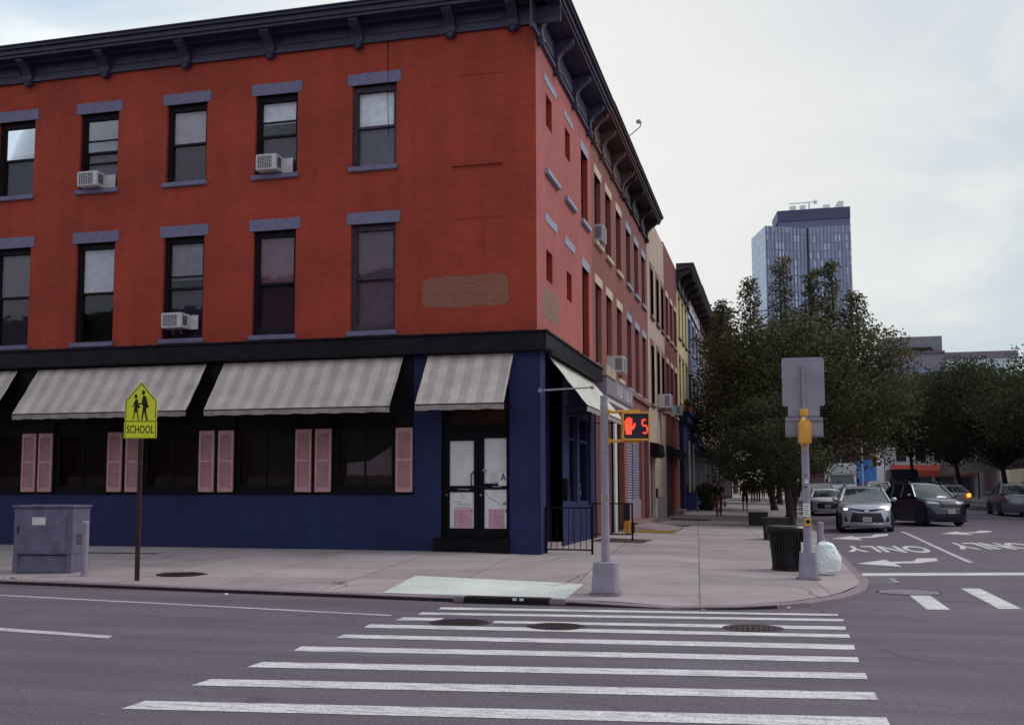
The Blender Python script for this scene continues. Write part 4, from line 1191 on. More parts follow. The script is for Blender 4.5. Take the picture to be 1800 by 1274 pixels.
# 8-10
h8, f8 = house('row_house', 'mauve grey house half hidden by the street trees', 76.0, 98.0, 13.2, m_b8, [(10.2, 12.2), (6.5, 8.7)], [77.6, 80.4, 83.2, 86, 88.8, 91.6, 94.4, 97], 1.3, m_palestone, m_palestone)
g = MB(); fbox(g, f8, 76, 98, .4, 4.9, -.15, .0); s8 = g.build('shopfront', m_frame, h8)
g = MB()
for a in (77, 82.2, 87.4, 92.6): fquad(g, f8, a, a+4.4, 1.1, 3.8, -.16)
g.build('shop_window', m_shopdark, s8)
h9, f9 = house('row_house', 'sandstone house at the far end of the row with a bracketed cornice', 98.0, 125.0, 13.2, m_b9, [(10.2, 12.2), (6.5, 8.7)], [100, 103, 106, 109, 112, 115, 118, 121], 1.3, m_brownstone, m_brownstone)
cornice(h9, f9, 98, 125, 12.7, 13.9, 1.3, [m_b9, m_b9], [99+3.2*i for i in range(8)])
g = MB(); fbox(g, f9, 98, 125, .4, 4.9, -.15, .0); s9 = g.build('shopfront', m_frame, h9)
g = MB()
for a in (99, 104.5, 110, 115.5): fquad(g, f9, a, a+4.6, 1.1, 3.8, -.16)
g.build('shop_window', m_shopdark, s9)
def apron(f, a, b, z0, z1, out, mat, parent, name='shop_awning'):
    g = MB(); g.prism([(0, z1), (out, z0), (out, z0-.18), (0, z0-.18)], lambda u, v, d: (XS+u, a+d, v), 0, b-a); return g.build(name, mat, parent)
apron(f7, 71.5, 75.8, 3.9, 4.7, 1.2, flat('#34385a'), h7); apron(f8, 84, 92, 3.9, 4.8, 1.4, flat('#2c3858'), h8)
# red-brick block above the end of the row
t = empty('brick_block', (0, 0, 0), 0, 'red brick tower block rising above the end of the row houses', 'building')
g = MB(); g.box(-22, -5.45, 125.2, 140, 0, 20.1); g.build('wall', m_b9, t)
g = MB(); g.box(-22, -5.35, 125.05, 140.2, 20.1, 21.9); g.build('parapet', m_b10, t)
g = MB(); g.box(-5.6, -5.2, 125.0, 126.4, 0, 16); g.build('corner_pier', m_b10, t)
g = MB(); g.tube((-8, 125.1, 22.0), (2.5, 128, 22.0), .04, .04, 6); g.build('roof_rail', m_rust, t)

# air conditioners on the row, dish on the roof
def ac_small(u, v, w, h, proj, lab):
    ac(lambda a, b, d: (XS-d, a, b), u, v, w, h, proj, lab)
ac_small(32.0, 9.1, .7, .5, .2, 'white air conditioner in an upper window of the brown red house')
ac_small(34.0, 5.32, .85, .52, .5, 'white air conditioner on the brown red house above the shop sign')
ac_small(49.1, 5.3, 1.0, .62, .55, 'large white air conditioner on the beige stucco house')
ac_small(56.2, 5.45, .8, .5, .42, 'small white air conditioner on the dark red house')
t = empty('satellite_dish', (-5.3, 36.6, 12.98), 0, 'white satellite dish with an arm on the cornice edge', 'satellite dish')
g = MB(); 
g.lathe([(.01, .0), (.2, .03), (.36, .12), (.42, .2)], (0, 0, 0), 18)
d_ = g.build('dish', m_white, t); d_.rotation_euler = (R(75), 0, R(35)); d_.location = (.05, 0, .75)
g = MB(); g.path([(0, 0, -.1), (0, 0, .72)], .03); g.build('mast', m_galv, t)
g = MB(); g.path([(.05, 0, .35), (1.05, -.35, .95), (1.1, -.36, 1.12)], .018); g.bbox(.93, 1.08, -.42, -.3, 1.08, 1.2, .02); g.build('feed_arm', m_galv, t)

# ------------------------------------------------------------------ railings by the side shopfront
def railing(p, q, z0, h, lab):
    t = empty('railing', (p[0], p[1], z0), 0, lab, 'railing', 'black railings beside the side shopfront')
    d = Vector((q[0]-p[0], q[1]-p[1], 0)); L = d.length; d.normalize()
    P = lambda s, z: (d.x*s, d.y*s, z)
    g = MB(); g.path([P(0, h), P(L, h)], .018); g.path([P(0, .14), P(L, .14)], .016); g.build('rail', m_black, t)
    for s in (.02, L):
        g = MB(); b = Vector(P(s, 0)); g.bbox(b.x-.022, b.x+.022, b.y-.022, b.y+.022, -.02, h+.02, .004); g.build('post', m_black, t)
    n = int(L/.13)
    for i in range(1, n):
        g = MB(); g.tube(P(L*i/n, .14), P(L*i/n, h), .009, .009, 6); g.build('baluster', m_black, t)
    return t
railing((-5.03, 23.95), (-3.97, 23.9), .16, 1.06, 'black iron railing beside the blue corner pier')
railing((-5.08, 30.6), (-3.95, 30.6), .24, 1.0, 'black iron railing at the far end of the side shopfront')

# ------------------------------------------------------------------ street furniture
# school sign on a rusty post
t = empty('school_sign', (-10.46, 16.33, .09), R(14.5), 'yellow green school crossing sign with two walking figures on a brown post', 'road sign')
g = MB(); g.box(-.035, .035, -.012, .012, 0, 2.9); g.box(-.035, -.027, .012, .04, 0, 2.9); g.box(.027, .035, .012, .04, 0, 2.9); g.build('post', m_rust, t)
def sgn(u, v, d): return (u, -.02-d, v)
def inset(poly, k):
    cx = sum(p[0] for p in poly)/len(poly); cy = sum(p[1] for p in poly)/len(poly)
    return [(cx+(x-cx)*k, cy+(y-cy)*k) for x, y in poly]
def rpoly(poly, r, n=4):
    out = []
    for i, p in enumerate(poly):
        a = Vector(poly[i-1]); p_ = Vector(p); b = Vector(poly[(i+1) % len(poly)])
        ua = (a-p_).normalized()*r; ub = (b-p_).normalized()*r
        for k in range(n+1):
            s = k/n
            out.append(tuple((p_+ua)*(1-s)**2 + p_*2*s*(1-s) + (p_+ub)*s*s))
    return out
pent = [(-.275, 2.70), (.275, 2.70), (.275, 3.03), (0, 3.36), (-.275, 3.03)]
rect = [(-.28, 2.395), (.28, 2.395), (.28, 2.69), (-.28, 2.69)]
g = MB()
g.prism(rpoly(pent, .03), sgn, 0, .006, 0)
so = g.build('sign_panel', m_signyellow, t)
g = MB()
def outline(poly, k1, k2, d):
    a = rpoly(inset(poly, k1), .02); b = rpoly(inset(poly, k2), .02)
    n = len(a)
    for i in range(n):
        j = (i+1) % n
        if poly is pent and a[i][1] < 2.75 and a[j][1] < 2.75 and abs(a[i][1]-a[j][1]) < .01: continue
        g.face([sgn(*a[i], d), sgn(*a[j], d), sgn(*b[j], d), sgn(*b[i], d)])
outline(pent, .955, .905, .008)
def blob_poly(pts, d=.009): g.face([sgn(u, v, d) for u, v in pts])
# taller walker (right), shorter walker (left); picture coordinates in metres from the sign zoom
def px(a, b): return ((a-488)/1063, 3.36-(b-160)/1063*1.07)
def ell(a, b, ra, rb, n=14): blob_poly([px(a+ra*math.cos(2*PI*i/n), b+rb*math.sin(2*PI*i/n)) for i in range(n)])
def pol(*pp): blob_poly([px(*q) for q in pp])
ell(527, 342, 30, 42); ell(393, 407, 26, 36)
pol((520, 395), (560, 392), (590, 440), (612, 540), (606, 570), (590, 565), (585, 640), (520, 650), (523, 560), (505, 540), (505, 470))
pol((520, 640), (556, 645), (520, 805), (495, 808)); pol((550, 640), (586, 640), (590, 700), (622, 812), (590, 815), (562, 720))
pol((590, 555), (626, 550), (632, 600), (582, 606)); pol((505, 500), (512, 535), (470, 552), (440, 545), (438, 525), (480, 525))
pol((382, 455), (420, 455), (440, 500), (438, 560), (420, 600), (370, 590), (368, 520)); pol((372, 575), (420, 575), (440, 672), (358, 672))
pol((375, 500), (362, 565), (335, 598), (325, 585), (350, 555), (365, 490)); pol((430, 560), (466, 560), (472, 608), (428, 608))
pol((368, 668), (392, 668), (352, 802), (338, 798)); pol((410, 668), (432, 668), (462, 805), (444, 808))
g.build('walking_figures', m_signblack, so, fixn=False, weld=False)
g = MB(); g.prism(rpoly(rect, .02), sgn, .001, .008, 0); sp_ = g.build('word_panel', m_signyellow, t)
g = MB(); outline(rect, .95, .91, .0095)
text_mesh(g, 'SCHOOL', .465, .135, lambda u, v: sgn(u, 2.548+v, .010), bold=.012); g.build('lettering', m_signblack, sp_, fixn=False, weld=False)

# left: utility cabinet and bollard
t = empty('utility_cabinet', (-12.98, 17.2, .115), R(12), 'grey steel utility cabinet at the left edge of the pavement', 'utility cabinet')
g = MB(); g.bbox(-.55, .55, -.02, .75, .32, 1.17, .012); g.build('cabinet_body', m_cab, t)
g = MB(); g.bbox(-.58, .58, -.05, .78, 1.17, 1.22, .01); g.build('lid', m_cab, t)
g = MB(); g.bbox(-.50, .44, -.035, -.018, .36, 1.13, .006); g.build('door', m_cab, t)
g = MB(); g.bbox(-.47, -.44, -.06, -.035, .70, .84, .004); g.build('handle', m_rust, t)
g = MB(); g.bbox(-.2, .05, -.038, -.035, .86, 1.0, .001); g.build('label_plate', m_white, t)
for z in (.45, 1.0):
    g = MB(); g.tube((.45, -.035, z), (.45, -.035, z+.09), .014, .014, 8); g.build('hinge', m_cab, t)
g = MB()
for k in range(6): g.box(.551, .556, .15, .55, .5+.035*k, .515+.035*k)
g.build('vent', m_rust, t, weld=False)
g = MB(); g.box(.46, .55, -.03, .74, 0, .32); g.box(-.55, -.46, -.03, .74, 0, .32); g.box(-.46, .46, .02, .74, .0, .30); g.build('plinth', m_cab, t)
def bollard(x, y, z, r, h, lab, mat=m_galv):
    t = empty('bollard', (x, y, z), 0, lab, 'bollard', 'grey pipe bollards')
    g = MB(); g.lathe([(r*1.25, -.02), (r*1.25, .02), (r, .03), (r, h-.06)], n=18); g.build('tube', mat, t)
    g = MB(); g.lathe([(r*1.03, h-.06), (r*1.03, h-.01), (r*.9, h), (r*.4, h+.012)], n=18); g.build('cap', m_galv, t)
bollard(-11.88, 16.9, .10, .058, .95, 'thin grey pipe bollard in front of the utility cabinet')
bollard(1.0, 29.0, .08, .085, .72, 'short grey pipe bollard beside the white bag')

# pedestrian signal on its pole
t = empty('pedestrian_signal', (-2.46, 15.98, .09), 0, 'grey pole with a lit red hand and a 5 in a yellow signal box', 'pedestrian signal')
g = MB(); g.lathe([(.062, .45), (.060, 1.2), (.056, 2.86), (.056, 2.90)], n=20); g.lathe([(.058, 2.90), (.058, 2.91)], n=20); pole = g.build('pole', m_galv, t)
g = MB()
for z in (.3, 2.05, 2.3, 2.62, 2.7): pass
for z in (2.05, 2.30, 2.62, 2.72): g.lathe([(.061, z), (.061, z+.02)], n=20)
g.build('clamp_band', m_galv2, pole)
g = MB(); g.bbox(.02, .05, -.062, -.052, 1.36, 1.44, .002); g.build('sticker', M_plain('sticker_yellow', '#a08a3c', .6), pole)
g = MB()
def taper(mb, w0, w1, d0, d1, z0, z1, b=.02):
    ch0, ch1 = b*2, b*1.5
    def ring(w, d, z, c): return [(-w+c,-d,z),(w-c,-d,z),(w,-d+c,z),(w,d-c,z),(w-c,d,z),(-w+c,d,z),(-w,d-c,z),(-w,-d+c,z)]
    a, b_ = ring(w0, d0, z0, ch0), ring(w1, d1, z1, ch1)
    mb.mesh(a+b_, [(i, (i+1) % 8, 8+(i+1) % 8, 8+i) for i in range(8)]); mb.face(list(reversed(a))); mb.face(b_)
taper(g, .19, .165, .19, .165, .04, .46); taper(g, .17, .155, .17, .155, .46, .475, .015)
bs_ = g.build('base', m_galv, t)
g = MB(); taper(g, .225, .215, .225, .215, -.02, .035, .03); g.build('base_plate', m_kerb, bs_)
# signal head: faces the viewer's corner
hd = MB()
head_c = (.47, -.02, 2.45)
def sh(u, v, d): 
    a = R(13)
    return (head_c[0]+u*math.cos(a)-d*math.sin(-a), head_c[1]+u*math.sin(a)-d*math.cos(a), head_c[2]+v)
sq = rpoly([(-.2, -.205), (.2, -.205), (.2, .205), (-.2, .205)], .03)
sqi = rpoly([(-.178, -.183), (.178, -.183), (.178, .183), (-.178, .183)], .02)
hd.prism(sq, sh, -.2, .0)
n = len(sq)
for i in range(n):
    j = (i+1) % n
    hd.face([sh(*sq[i], .0), sh(*sq[j], .0), sh(*sq[j], .05), sh(*sq[i], .05)])
    hd.face([sh(*sq[i], .05), sh(*sq[j], .05), sh(*sqi[j], .05), sh(*sqi[i], .05)])
    hd.face([sh(*sqi[i], .05), sh(*sqi[j], .05), sh(*sqi[j], .006), sh(*sqi[i], .006)])
head = hd.build('signal_housing', m_yellow, t)
g = MB(); g.prism(sqi, sh, .003, .012); g.build('lens', m_signal_face, head)
g = MB()
def hp(a, b): return ((a-430)/345*.40, -(b-1045)/345*.40)   # from the photo zoom of the head
def hand(*pp): g.face([sh(*hp(*q), .015) for q in pp])
hand((292, 1040), (385, 1040), (392, 1075), (372, 1105), (372, 1150), (303, 1150), (303, 1115), (288, 1080))   # palm and wrist
for (x0, yt) in ((289, 968), (311, 938), (337, 932), (362, 945)):
    hand((x0, 1042), (x0, yt+8), (x0+5, yt), (x0+15, yt), (x0+20, yt+8), (x0+20, 1042))
hand((384, 1060), (398, 1040), (404, 1012), (413, 1006), (424, 1012), (424, 1030), (412, 1062), (392, 1088))
g.build('hand_symbol', m_lit, head, fixn=False, weld=False)
g = MB()
for q in (((507, 958), (558, 958), (551, 974), (514, 974)), ((503, 964), (519, 980), (519, 1020), (511, 1034), (503, 1028)), ((514, 1030), (560, 1030), (568, 1040), (560, 1050), (520, 1050), (512, 1040)), ((572, 1046), (580, 1056), (580, 1126), (564, 1112), (564, 1056)), ((514, 1122), (560, 1122), (570, 1136), (562, 1140), (514, 1140))): hand(*q)
g.build('digit', m_lit, head, fixn=False, weld=False)
g = MB()
for z in (2.235, 2.665):
    g.tube((.05, 0, z), (.50, .03, z+.012), .022, .022, 12); g.lathe([(.03, -.02), (.03, .03)], (.085, 0, z), 12)
    g.bbox(.33, .52, -.01, .06, z-.03, z+.03, .012); g.bbox(.045, .07, -.045, .045, z-.05, z+.05, .006)
g.build('bracket', m_yellow, t)

# right pole: sign backs and yellow signal seen from the side
t = empty('sign_pole', (.46, 19.53, .10), R(2), 'grey pole carrying sign backs and a yellow signal box beside the bin', 'signal pole')
g = MB(); g.lathe([(.068, .44), (.066, 1.3), (.062, 2.75)], n=20); g.lathe([(.058, 2.75), (.058, 2.86)], n=20); pole = g.build('pole', m_galv, t)
g = MB(); g.box(-.03, .025, -.03, .03, 2.85, 3.66); g.build('sign_mast', m_galv2, pole)
g = MB()
for z in (2.95, 3.25, 3.56): g.ball((0, -.032, z), .012, .008, .012, 8, 4)
g.build('bolt', m_chrome, pole)
g = MB(); taper(g, .155, .13, .155, .13, .03, .455); bs_ = g.build('base', m_galv, t)
g = MB(); taper(g, .2, .19, .2, .19, -.02, .03, .03); g.build('base_plate', m_kerb, bs_)
def panel(u0, u1, z0, z1, r, nm, mat, y=.04, tilt=.03):
    g = MB(); g.prism(rpoly([(u0, z0), (u1, z0), (u1, z1), (u0, z1)], r), lambda u, v, d: (u, y+tilt*u-d, v), 0, .006); return g.build(nm, mat, t)
p1_ = panel(-.352, .355, 2.955, 3.80, .05, 'sign_back', m_galv2)
p2_ = panel(-.265, .265, 2.78, 2.953, .01, 'sign_back', m_galv)
p3_ = panel(-.315, .315, 2.42, 2.765, .02, 'sign_back', m_galv2)
g = MB(); g.box(-.31, .31, .005, .035, 2.70, 2.73); g.box(-.31, .31, .005, .035, 2.45, 2.475); g.build('stiffener', m_galv2, p3_)
g = MB(); g.bbox(-.115, .10, -.30, -.08, 2.28, 2.69, .03); hd = g.build('signal_housing', m_yellow, t)
g = MB(); g.lathe([(.07, 2.78), (.075, 2.80), (.075, 2.88), (.07, 2.9)], n=16); g.lathe([(.04, 2.68), (.05, 2.70), (.02, 2.75)], (-.03, -.18, 0), 12); g.tube((-.03, -.18, 2.24), (-.02, -.1, 2.2), .03); g.build('signal_bracket', m_yellow, hd)
g = MB(); g.bbox(-.04, .055, -.115, -.055, .90, 1.03, .01); pb = g.build('push_button', m_yellow, t)
g = MB(); g.tube((.01, -.116, .975), (.01, -.122, .975), .033, .033, 14); g.build('button_disc', m_black, pb)
g = MB(); g.bbox(-.06, .05, -.070, -.060, 1.06, 1.28, .002); pl_ = g.build('instruction_plate', m_white, t)
g = MB()
for k in range(5): g.box(-.04, .03-.01*(k % 2), -.0725, -.0705, 1.09+.036*k, 1.10+.036*k)
g.build('printing', m_ink, pl_)
g = MB()
for z, a in ((1.75, .3), (1.55, -.2)): g.box(-.03+a*.05, .02, -.0665, -.0655, z, z+.02)
g.build('sticker', m_black, t)
g = MB(); g.box(-.02, .03, -.0675, -.0655, 1.62, 1.69); g.build('sticker', m_white, t)

# litter bin: ribbed dark basket with rim
def litter_bin(x, y, z, s, lab, card=True):
    t = empty('litter_bin', (x, y, z), 0, lab, 'litter bin', 'dark litter bins')
    g = MB(); g.lathe([(.33*s, .0), (.345*s, .3*s), (.375*s, .86*s), (.36*s, .86*s), (.32*s, .02)], n=30); g.build('liner', m_blackplastic, t)
    g = MB()
    for i in range(36):
        a = 2*PI*i/36
        c, s_ = math.cos(a), math.sin(a)
        pr = [(.35, .02), (.365, .3), (.40, .62), (.445, .84)]
        for (r0, z0), (r1, z1) in zip(pr, pr[1:]):
            w = .016*s
            p = [(c*r0*s-s_*w, s_*r0*s+c*w, z0*s), (c*r0*s+s_*w, s_*r0*s-c*w, z0*s), (c*r1*s+s_*w, s_*r1*s-c*w, z1*s), (c*r1*s-s_*w, s_*r1*s+c*w, z1*s)]
            q = [(vx-c*.02, vy-s_*.02, vz) for vx, vy, vz in p]
            g.mesh(p+q, [(0,1,2,3),(4,7,6,5),(0,4,5,1),(1,5,6,2),(2,6,7,3),(3,7,4,0)])
    g.build('slats', m_blackgloss, t)
    g = MB(); g.lathe([(.345*s, .0), (.37*s, .01), (.37*s, .06*s), (.35*s, .07*s)], n=30); g.lathe([(.43*s, .84*s), (.465*s, .85*s), (.47*s, .93*s), (.43*s, .97*s), (.30*s, .985*s), (.29*s, .95*s)], n=30); g.build('rim', m_blackgloss, t)
    if card:
        g = MB(); g.bbox(.22, .32, -.40, -.385, .30, .55, .004); g.build('notice', m_white, t)
    return t
m_blackgloss = M_plain('glossy_black_iron', (.006, .005, .007), .3, var=.3, vs=6, spec=.4, local=True)
litter_bin(.16, 21.5, .105, .86, 'round black slatted litter bin behind the grey sign pole')
# boxy planter tub further along the kerb
def planter(x, y, w, h, lab):
    t = empty('planter', (x, y, side_z(x, y)), 0, lab, 'planter', 'dark planters along the kerb')
    g = MB(); taper(g, w*.47, w*.5, w*.47, w*.5, 0, h, .03); g.build('tub', m_blackplastic, t)
    g = MB(); taper(g, w*.53, w*.53, w*.53, w*.53, h, h+.05, .03); g.build('rim', m_blackgloss, t)
    g = MB(); g.box(-w*.46, w*.46, -w*.46, w*.46, h, h+.055); g.build('soil', m_rust, t)
planter(-.1, 34.5, .75, .62, 'dark planter box behind the litter bin')
planter(-.85, 48.0, .8, .5, 'dark planter box farther along, under the tree')
def shrub(x, y, r, h, lab, mat):
    t = empty('potted_shrub', (x, y, side_z(x, y)), 0, lab, 'shrub', 'dark shrubs by the shopfronts')
    g = MB(); g.lathe([(r*.5, 0), (r*.65, .3), (r*.65, .34)], n=14); g.build('pot', m_blackplastic, t)
    g = MB()
    for i in range(900):
        u = Vector((random.gauss(0, 1), random.gauss(0, 1), random.gauss(0, 1))).normalized()*random.uniform(.4, 1)
        a = Vector((u.x*r, u.y*r, .3+h*.5+u.z*h*.5)); d = Vector((random.gauss(0, 1), random.gauss(0, 1), random.gauss(0, 1))).normalized()*.13
        e = d.orthogonal().normalized()*.06
        g.face([a-e, a+d*.5-e*.2, a+d, a+e])
    g.build('foliage', mat, t, weld=False)
shrub(-4.0, 64, .75, 1.3, 'round dark shrub in a pot beside the walking woman', m_leafB)
shrub(-4.2, 70, .8, 1.2, 'dark shrub in a pot farther up the pavement', m_leafB)
t = empty('wheelie_bin', (-4.6, 61.0, side_z(-4.6, 61)), 0, 'blue wheeled bin against the navy shopfront', 'bin')
g = MB(); taper(g, .26, .31, .27, .34, .08, 1.0, .02); g.build('bin_body', M_plain('blue_plastic', '#26306e', .5, local=True), t)
g = MB(); g.bbox(-.33, .33, -.37, .36, 1.0, 1.07, .02); g.build('lid', M_plain('blue_lid_plastic', '#1e2658', .5, local=True), t)
for s in (-1, 1):
    g = MB(); g.tube((s*.24, .3, .1), (s*.31, .3, .1), .1, .1, 12); g.build('wheel', m_tyre, t)
# leaning ladder-like boards by the shop
t = empty('cellar_hatch', (-4.75, 38.6, side_z(-4.75, 38.6)), 0, 'sloping concrete cellar hatch with a yellow painted edge', 'cellar hatch')
g = MB(); g.mesh([(-.35,-1.6,0),(1.35,-2.2,0),(1.35,3.0,0),(-.35,3.4,0),(-.35,-1.2,.20),(-.35,2.6,.24)], [(0,1,4),(1,2,5,4),(2,3,5),(0,4,5,3)]); g.build('ramp', m_kerb, t)
g = MB(); g.box(-.3, 1.5, -2.5, -2.42, -.02, .07); g.build('yellow_edge', M_plain('yellow_edge_paint', '#b89448', .6), t)
t = empty('barrier_post', (-4.6, 34.6, side_z(-4.6, 34.6)), 0, 'black post on a yellow foot behind the signal pole', 'barrier post')
g = MB(); g.bbox(-.11, .11, -.14, .14, 0, .42, .04); g.build('yellow_foot', m_yellow, t)
g = MB(); g.bbox(.1, .2, -.12, .12, .0, .40, .03); g.bbox(-.14, .06, -.05, .05, .42, .95, .02); g.build('post', m_blackplastic, t)

# bag of rubbish
t = empty('rubbish_bag', (.84, 20.75, .088), 0, 'tied translucent white rubbish bag leaning on the sign pole base', 'rubbish bag')
bm = bmesh.new(); bmesh.ops.create_icosphere(bm, subdivisions=5, radius=1)
from mathutils import noise as mnoise
for v in bm.verts:
    c = v.co.copy()
    k = .97+.14*mnoise.noise(c*1.5+Vector((3, 1, 7)))+.14*(.5-abs(mnoise.noise(Vector((c.x*2.4, c.y*2.4, c.z*4.2)))))+.025*abs(mnoise.noise(c*6.0))
    th = math.atan2(c.y, c.x); k += .02*math.sin(th*14+3*c.z)*max(0, c.z)
    z = c.z
    rr_ = math.hypot(c.x, c.y)+1e-6; bx = min(1.25, (rr_**-.45))
    w = .205*bx if rr_ > .2 else .205*1.9
    v.co = Vector((c.x*w*k*(.9+.12*(1-z)*.5), c.y*w*k*.9, .285+max(-.97, z)*.30*k))
    v.co.x -= .05*max(0, z); v.co.x += .03*(1-abs(z))
    v.co.z = max(0, v.co.z)
me = bpy.data.meshes.new('sack'); bm.to_mesh(me); bm.free(); me.polygons.foreach_set('use_smooth', [True]*len(me.polygons))
me.materials.append(m_bag); o = bpy.data.objects.new('sack', me); COL.objects.link(o); o.parent = t
g = MB()
for i in range(7):
    a = 2*PI*i/7; g.face([(-.06+.01*math.cos(a), .01*math.sin(a), .55), (-.06+.06*math.cos(a-.3), .06*math.sin(a-.3), .60+.01*(i % 3)), (-.06+.07*math.cos(a+.3), .07*math.sin(a+.3), .59)], 0, True)
g.build('knot', m_bag, t, weld=False)
# ------------------------------------------------------------------ vehicles (front towards -y)
def vehicle(name, lab, cat, loc, rz, paint, L=5.1, W=1.98, hood=1.05, belt=1.08, H=1.74, wb=3.0, ground=.2,
            ws=(-1.55, -.55), roof=(-.55, 1.75), rear=2.45, style='van', lamps=True, group='cars in the side street', wheel=.36, rails=True, nose=.42, tail_lit=None, plate=True):
    t = empty(name, loc, rz, lab, cat, group)
    hw = W/2; F = -L/2; Bk = L/2
    prof = [(F+.10, ground), (F+.02, ground+.10), (F, ground+.30), (F+.015, .62), (F+.05, .74), (F+.13, hood-.24), (F+.32, hood-.11), (F+.65, hood-.04), (ws[0], hood+.02), (ws[0]+.5, belt+.02),
            (rear-.5, belt+.02), (rear, belt), (Bk-.04, belt-.12), (Bk, .75), (Bk, ground+.25), (Bk-.1, ground)]
    S = [-1, -.96, -.88, -.75, -.55, -.3, 0, .3, .55, .75, .88, .96, 1]
    def P(s, y, z, dn=0):
        a = abs(s)
        wf = max(0, min(1, 1-(y-F)/1.1)); wr = max(0, min(1, 1-(Bk-y)/.9))
        narrow = 1-.13*wf**1.5*(1 if z > .3 else .6)-.08*wr**1.5
        low = .03*max(0, (.5-z)/.5); hi = .05*max(0, (z-.75)/.4)
        x = s*hw*(narrow-low-hi)
        yy = y + nose*wf*a**3 - .25*wr*a**3 - dn
        zz = z - (.07*a**5 if z > .9 else 0)
        return (x, yy, zz)
    g = MB(); nS = len(S)
    vs = [P(s, y, z) for y, z in prof for s in S]
    g.mesh(vs, [(j*nS+i, j*nS+i+1, (j+1)*nS+i+1, (j+1)*nS+i) for j in range(len(prof)-1) for i in range(nS-1)], 0, True)
    for s in (-1, 1): g.face([P(s, y, z) for y, z in prof], 0)
    body = g.build('body', paint, t, sharp=40)
    # greenhouse
    A, Bp, C, D = (ws[0], hood+.015), (ws[1], H-.09), (roof[1], H-.10), (rear, belt)
    wbs, wt = hw*.90, hw*.70
    SS = [-1, -.8, -.5, 0, .5, .8, 1]
    def Q(s, p, w, c): return (s*w, p[0]+c*s*s, p[1]-.035*s*s*(1 if p[1] > belt+.1 else 0))
    g = MB(); n = len(SS)
    stn = [(A, wbs, .22), (Bp, wt, .10), ((Bp[0]+.5, H-.01), wt, 0), (((Bp[0]+C[0])/2, H), wt, 0), ((C[0]-.3, H-.03), wt, 0), (C, wt, -.05), (D, wbs, -.12)]
    mats_ = [1, 0, 0, 0, 0, 1]
    for k in range(6):
        (p, w0, c0), (q, w1, c1) = stn[k], stn[k+1]
        vs = [Q(s, p, w0, c0) for s in SS]+[Q(s, q, w1, c1) for s in SS]
        g.mesh(vs, [(i, i+1, n+i+1, n+i) for i in range(n-1)], mats_[k], True)
    for s in (-1, 1):
        pts = [Q(s, p, w, c) for p, w, c in stn]
        bot = [(s*wbs, A[0]+.22, A[1]-.05), (s*wbs, D[0]-.12, D[1]-.05)]
        g.face([pts[0], pts[1], pts[2], pts[3], pts[4], pts[5], pts[6]], 1)
    cab = g.build('cabin', [paint, m_carglass], t, sharp=40)
    g = MB()
    for s in (-1, 1):
        e = lambda p, w, c: Vector(Q(s, p, w, c))
        g.tube(e(A, wbs, .22), e(Bp, wt, .10), .055, .05, 6); g.tube(e(C, wt, -.05), e(D, wbs, -.12), .06, .08, 6)
        for f in (.33, .66):
            y = A[0]+.6+(D[0]-A[0]-.6)*f
            g.tube((s*wbs*1.0, y, belt-.02), (s*wt, y+.03, H-.10), .045, .04, 6)
        pr = [e(*stn[i]) for i in range(1, 6)]
        for a, b in zip(pr, pr[1:]): g.tube(a, b, .05, .05, 6)
    g.build('pillar', paint, cab)
    if rails:
        g = MB()
        for s in (-1, 1): g.path([(s*wt*.92, Bp[0]+.35, H-.02), (s*wt*.92, Bp[0]+.45, H+.05), (s*wt*.92, C[0]-.4, H+.04), (s*wt*.92, C[0]-.25, H-.05)], .022, 6)
        g.build('roof_rail', m_blackplastic, t)
    # details draped on the nose
    def yfront(z):
        for (y0, z0), (y1, z1) in zip(prof[:9], prof[1:9]):
            if z0 <= z <= z1: return y0+(y1-y0)*(z-z0)/(z1-z0+1e-9)
        return prof[8][0]
    def nosepatch(poly, mat, nm, parent, off=.012, sub=5):
        bm = bmesh.new(); f = bm.faces.new([bm.verts.new((u, 0, v)) for u, v in poly])
        bmesh.ops.triangulate(bm, faces=bm.faces[:])
        bmesh.ops.subdivide_edges(bm, edges=bm.edges[:], cuts=sub, use_grid_fill=True)
        bmesh.ops.triangulate(bm, faces=bm.faces[:])
        for v in bm.verts:
            z = v.co.z; p = P(v.co.x/hw, yfront(z), z); q = P(v.co.x/hw, yfront(z)-off, z)
            v.co = Vector((p[0], p[1]-off, p[2]+(.006 if z > hood-.24 else 0)))
        me = bpy.data.meshes.new(nm); bm.to_mesh(me); bm.free(); me.materials.append(mat)
        o = bpy.data.objects.new(nm, me); COL.objects.link(o); o.parent = parent
        return o
    X_ = hw
    if style == 'van':
        nosepatch([(-.70*X_, .40), (.70*X_, .40), (.62*X_, .55), (.58*X_, .74), (-.58*X_, .74), (-.62*X_, .55)], m_blackplastic, 'lower_grille', t)
        nosepatch([(-.80*X_, hood-.22), (-.45*X_, hood-.245), (0, hood-.275), (.45*X_, hood-.245), (.80*X_, hood-.22), (.45*X_, hood-.30), (.18*X_, hood-.35), (-.18*X_, hood-.35), (-.45*X_, hood-.30)], m_blackplastic, 'upper_grille', t)
        nosepatch([(-.78*X_, .31), (.78*X_, .31), (.88*X_, .42), (.70*X_, .365), (-.70*X_, .365), (-.88*X_, .42)], m_chrome, 'bumper_trim', t, .02)
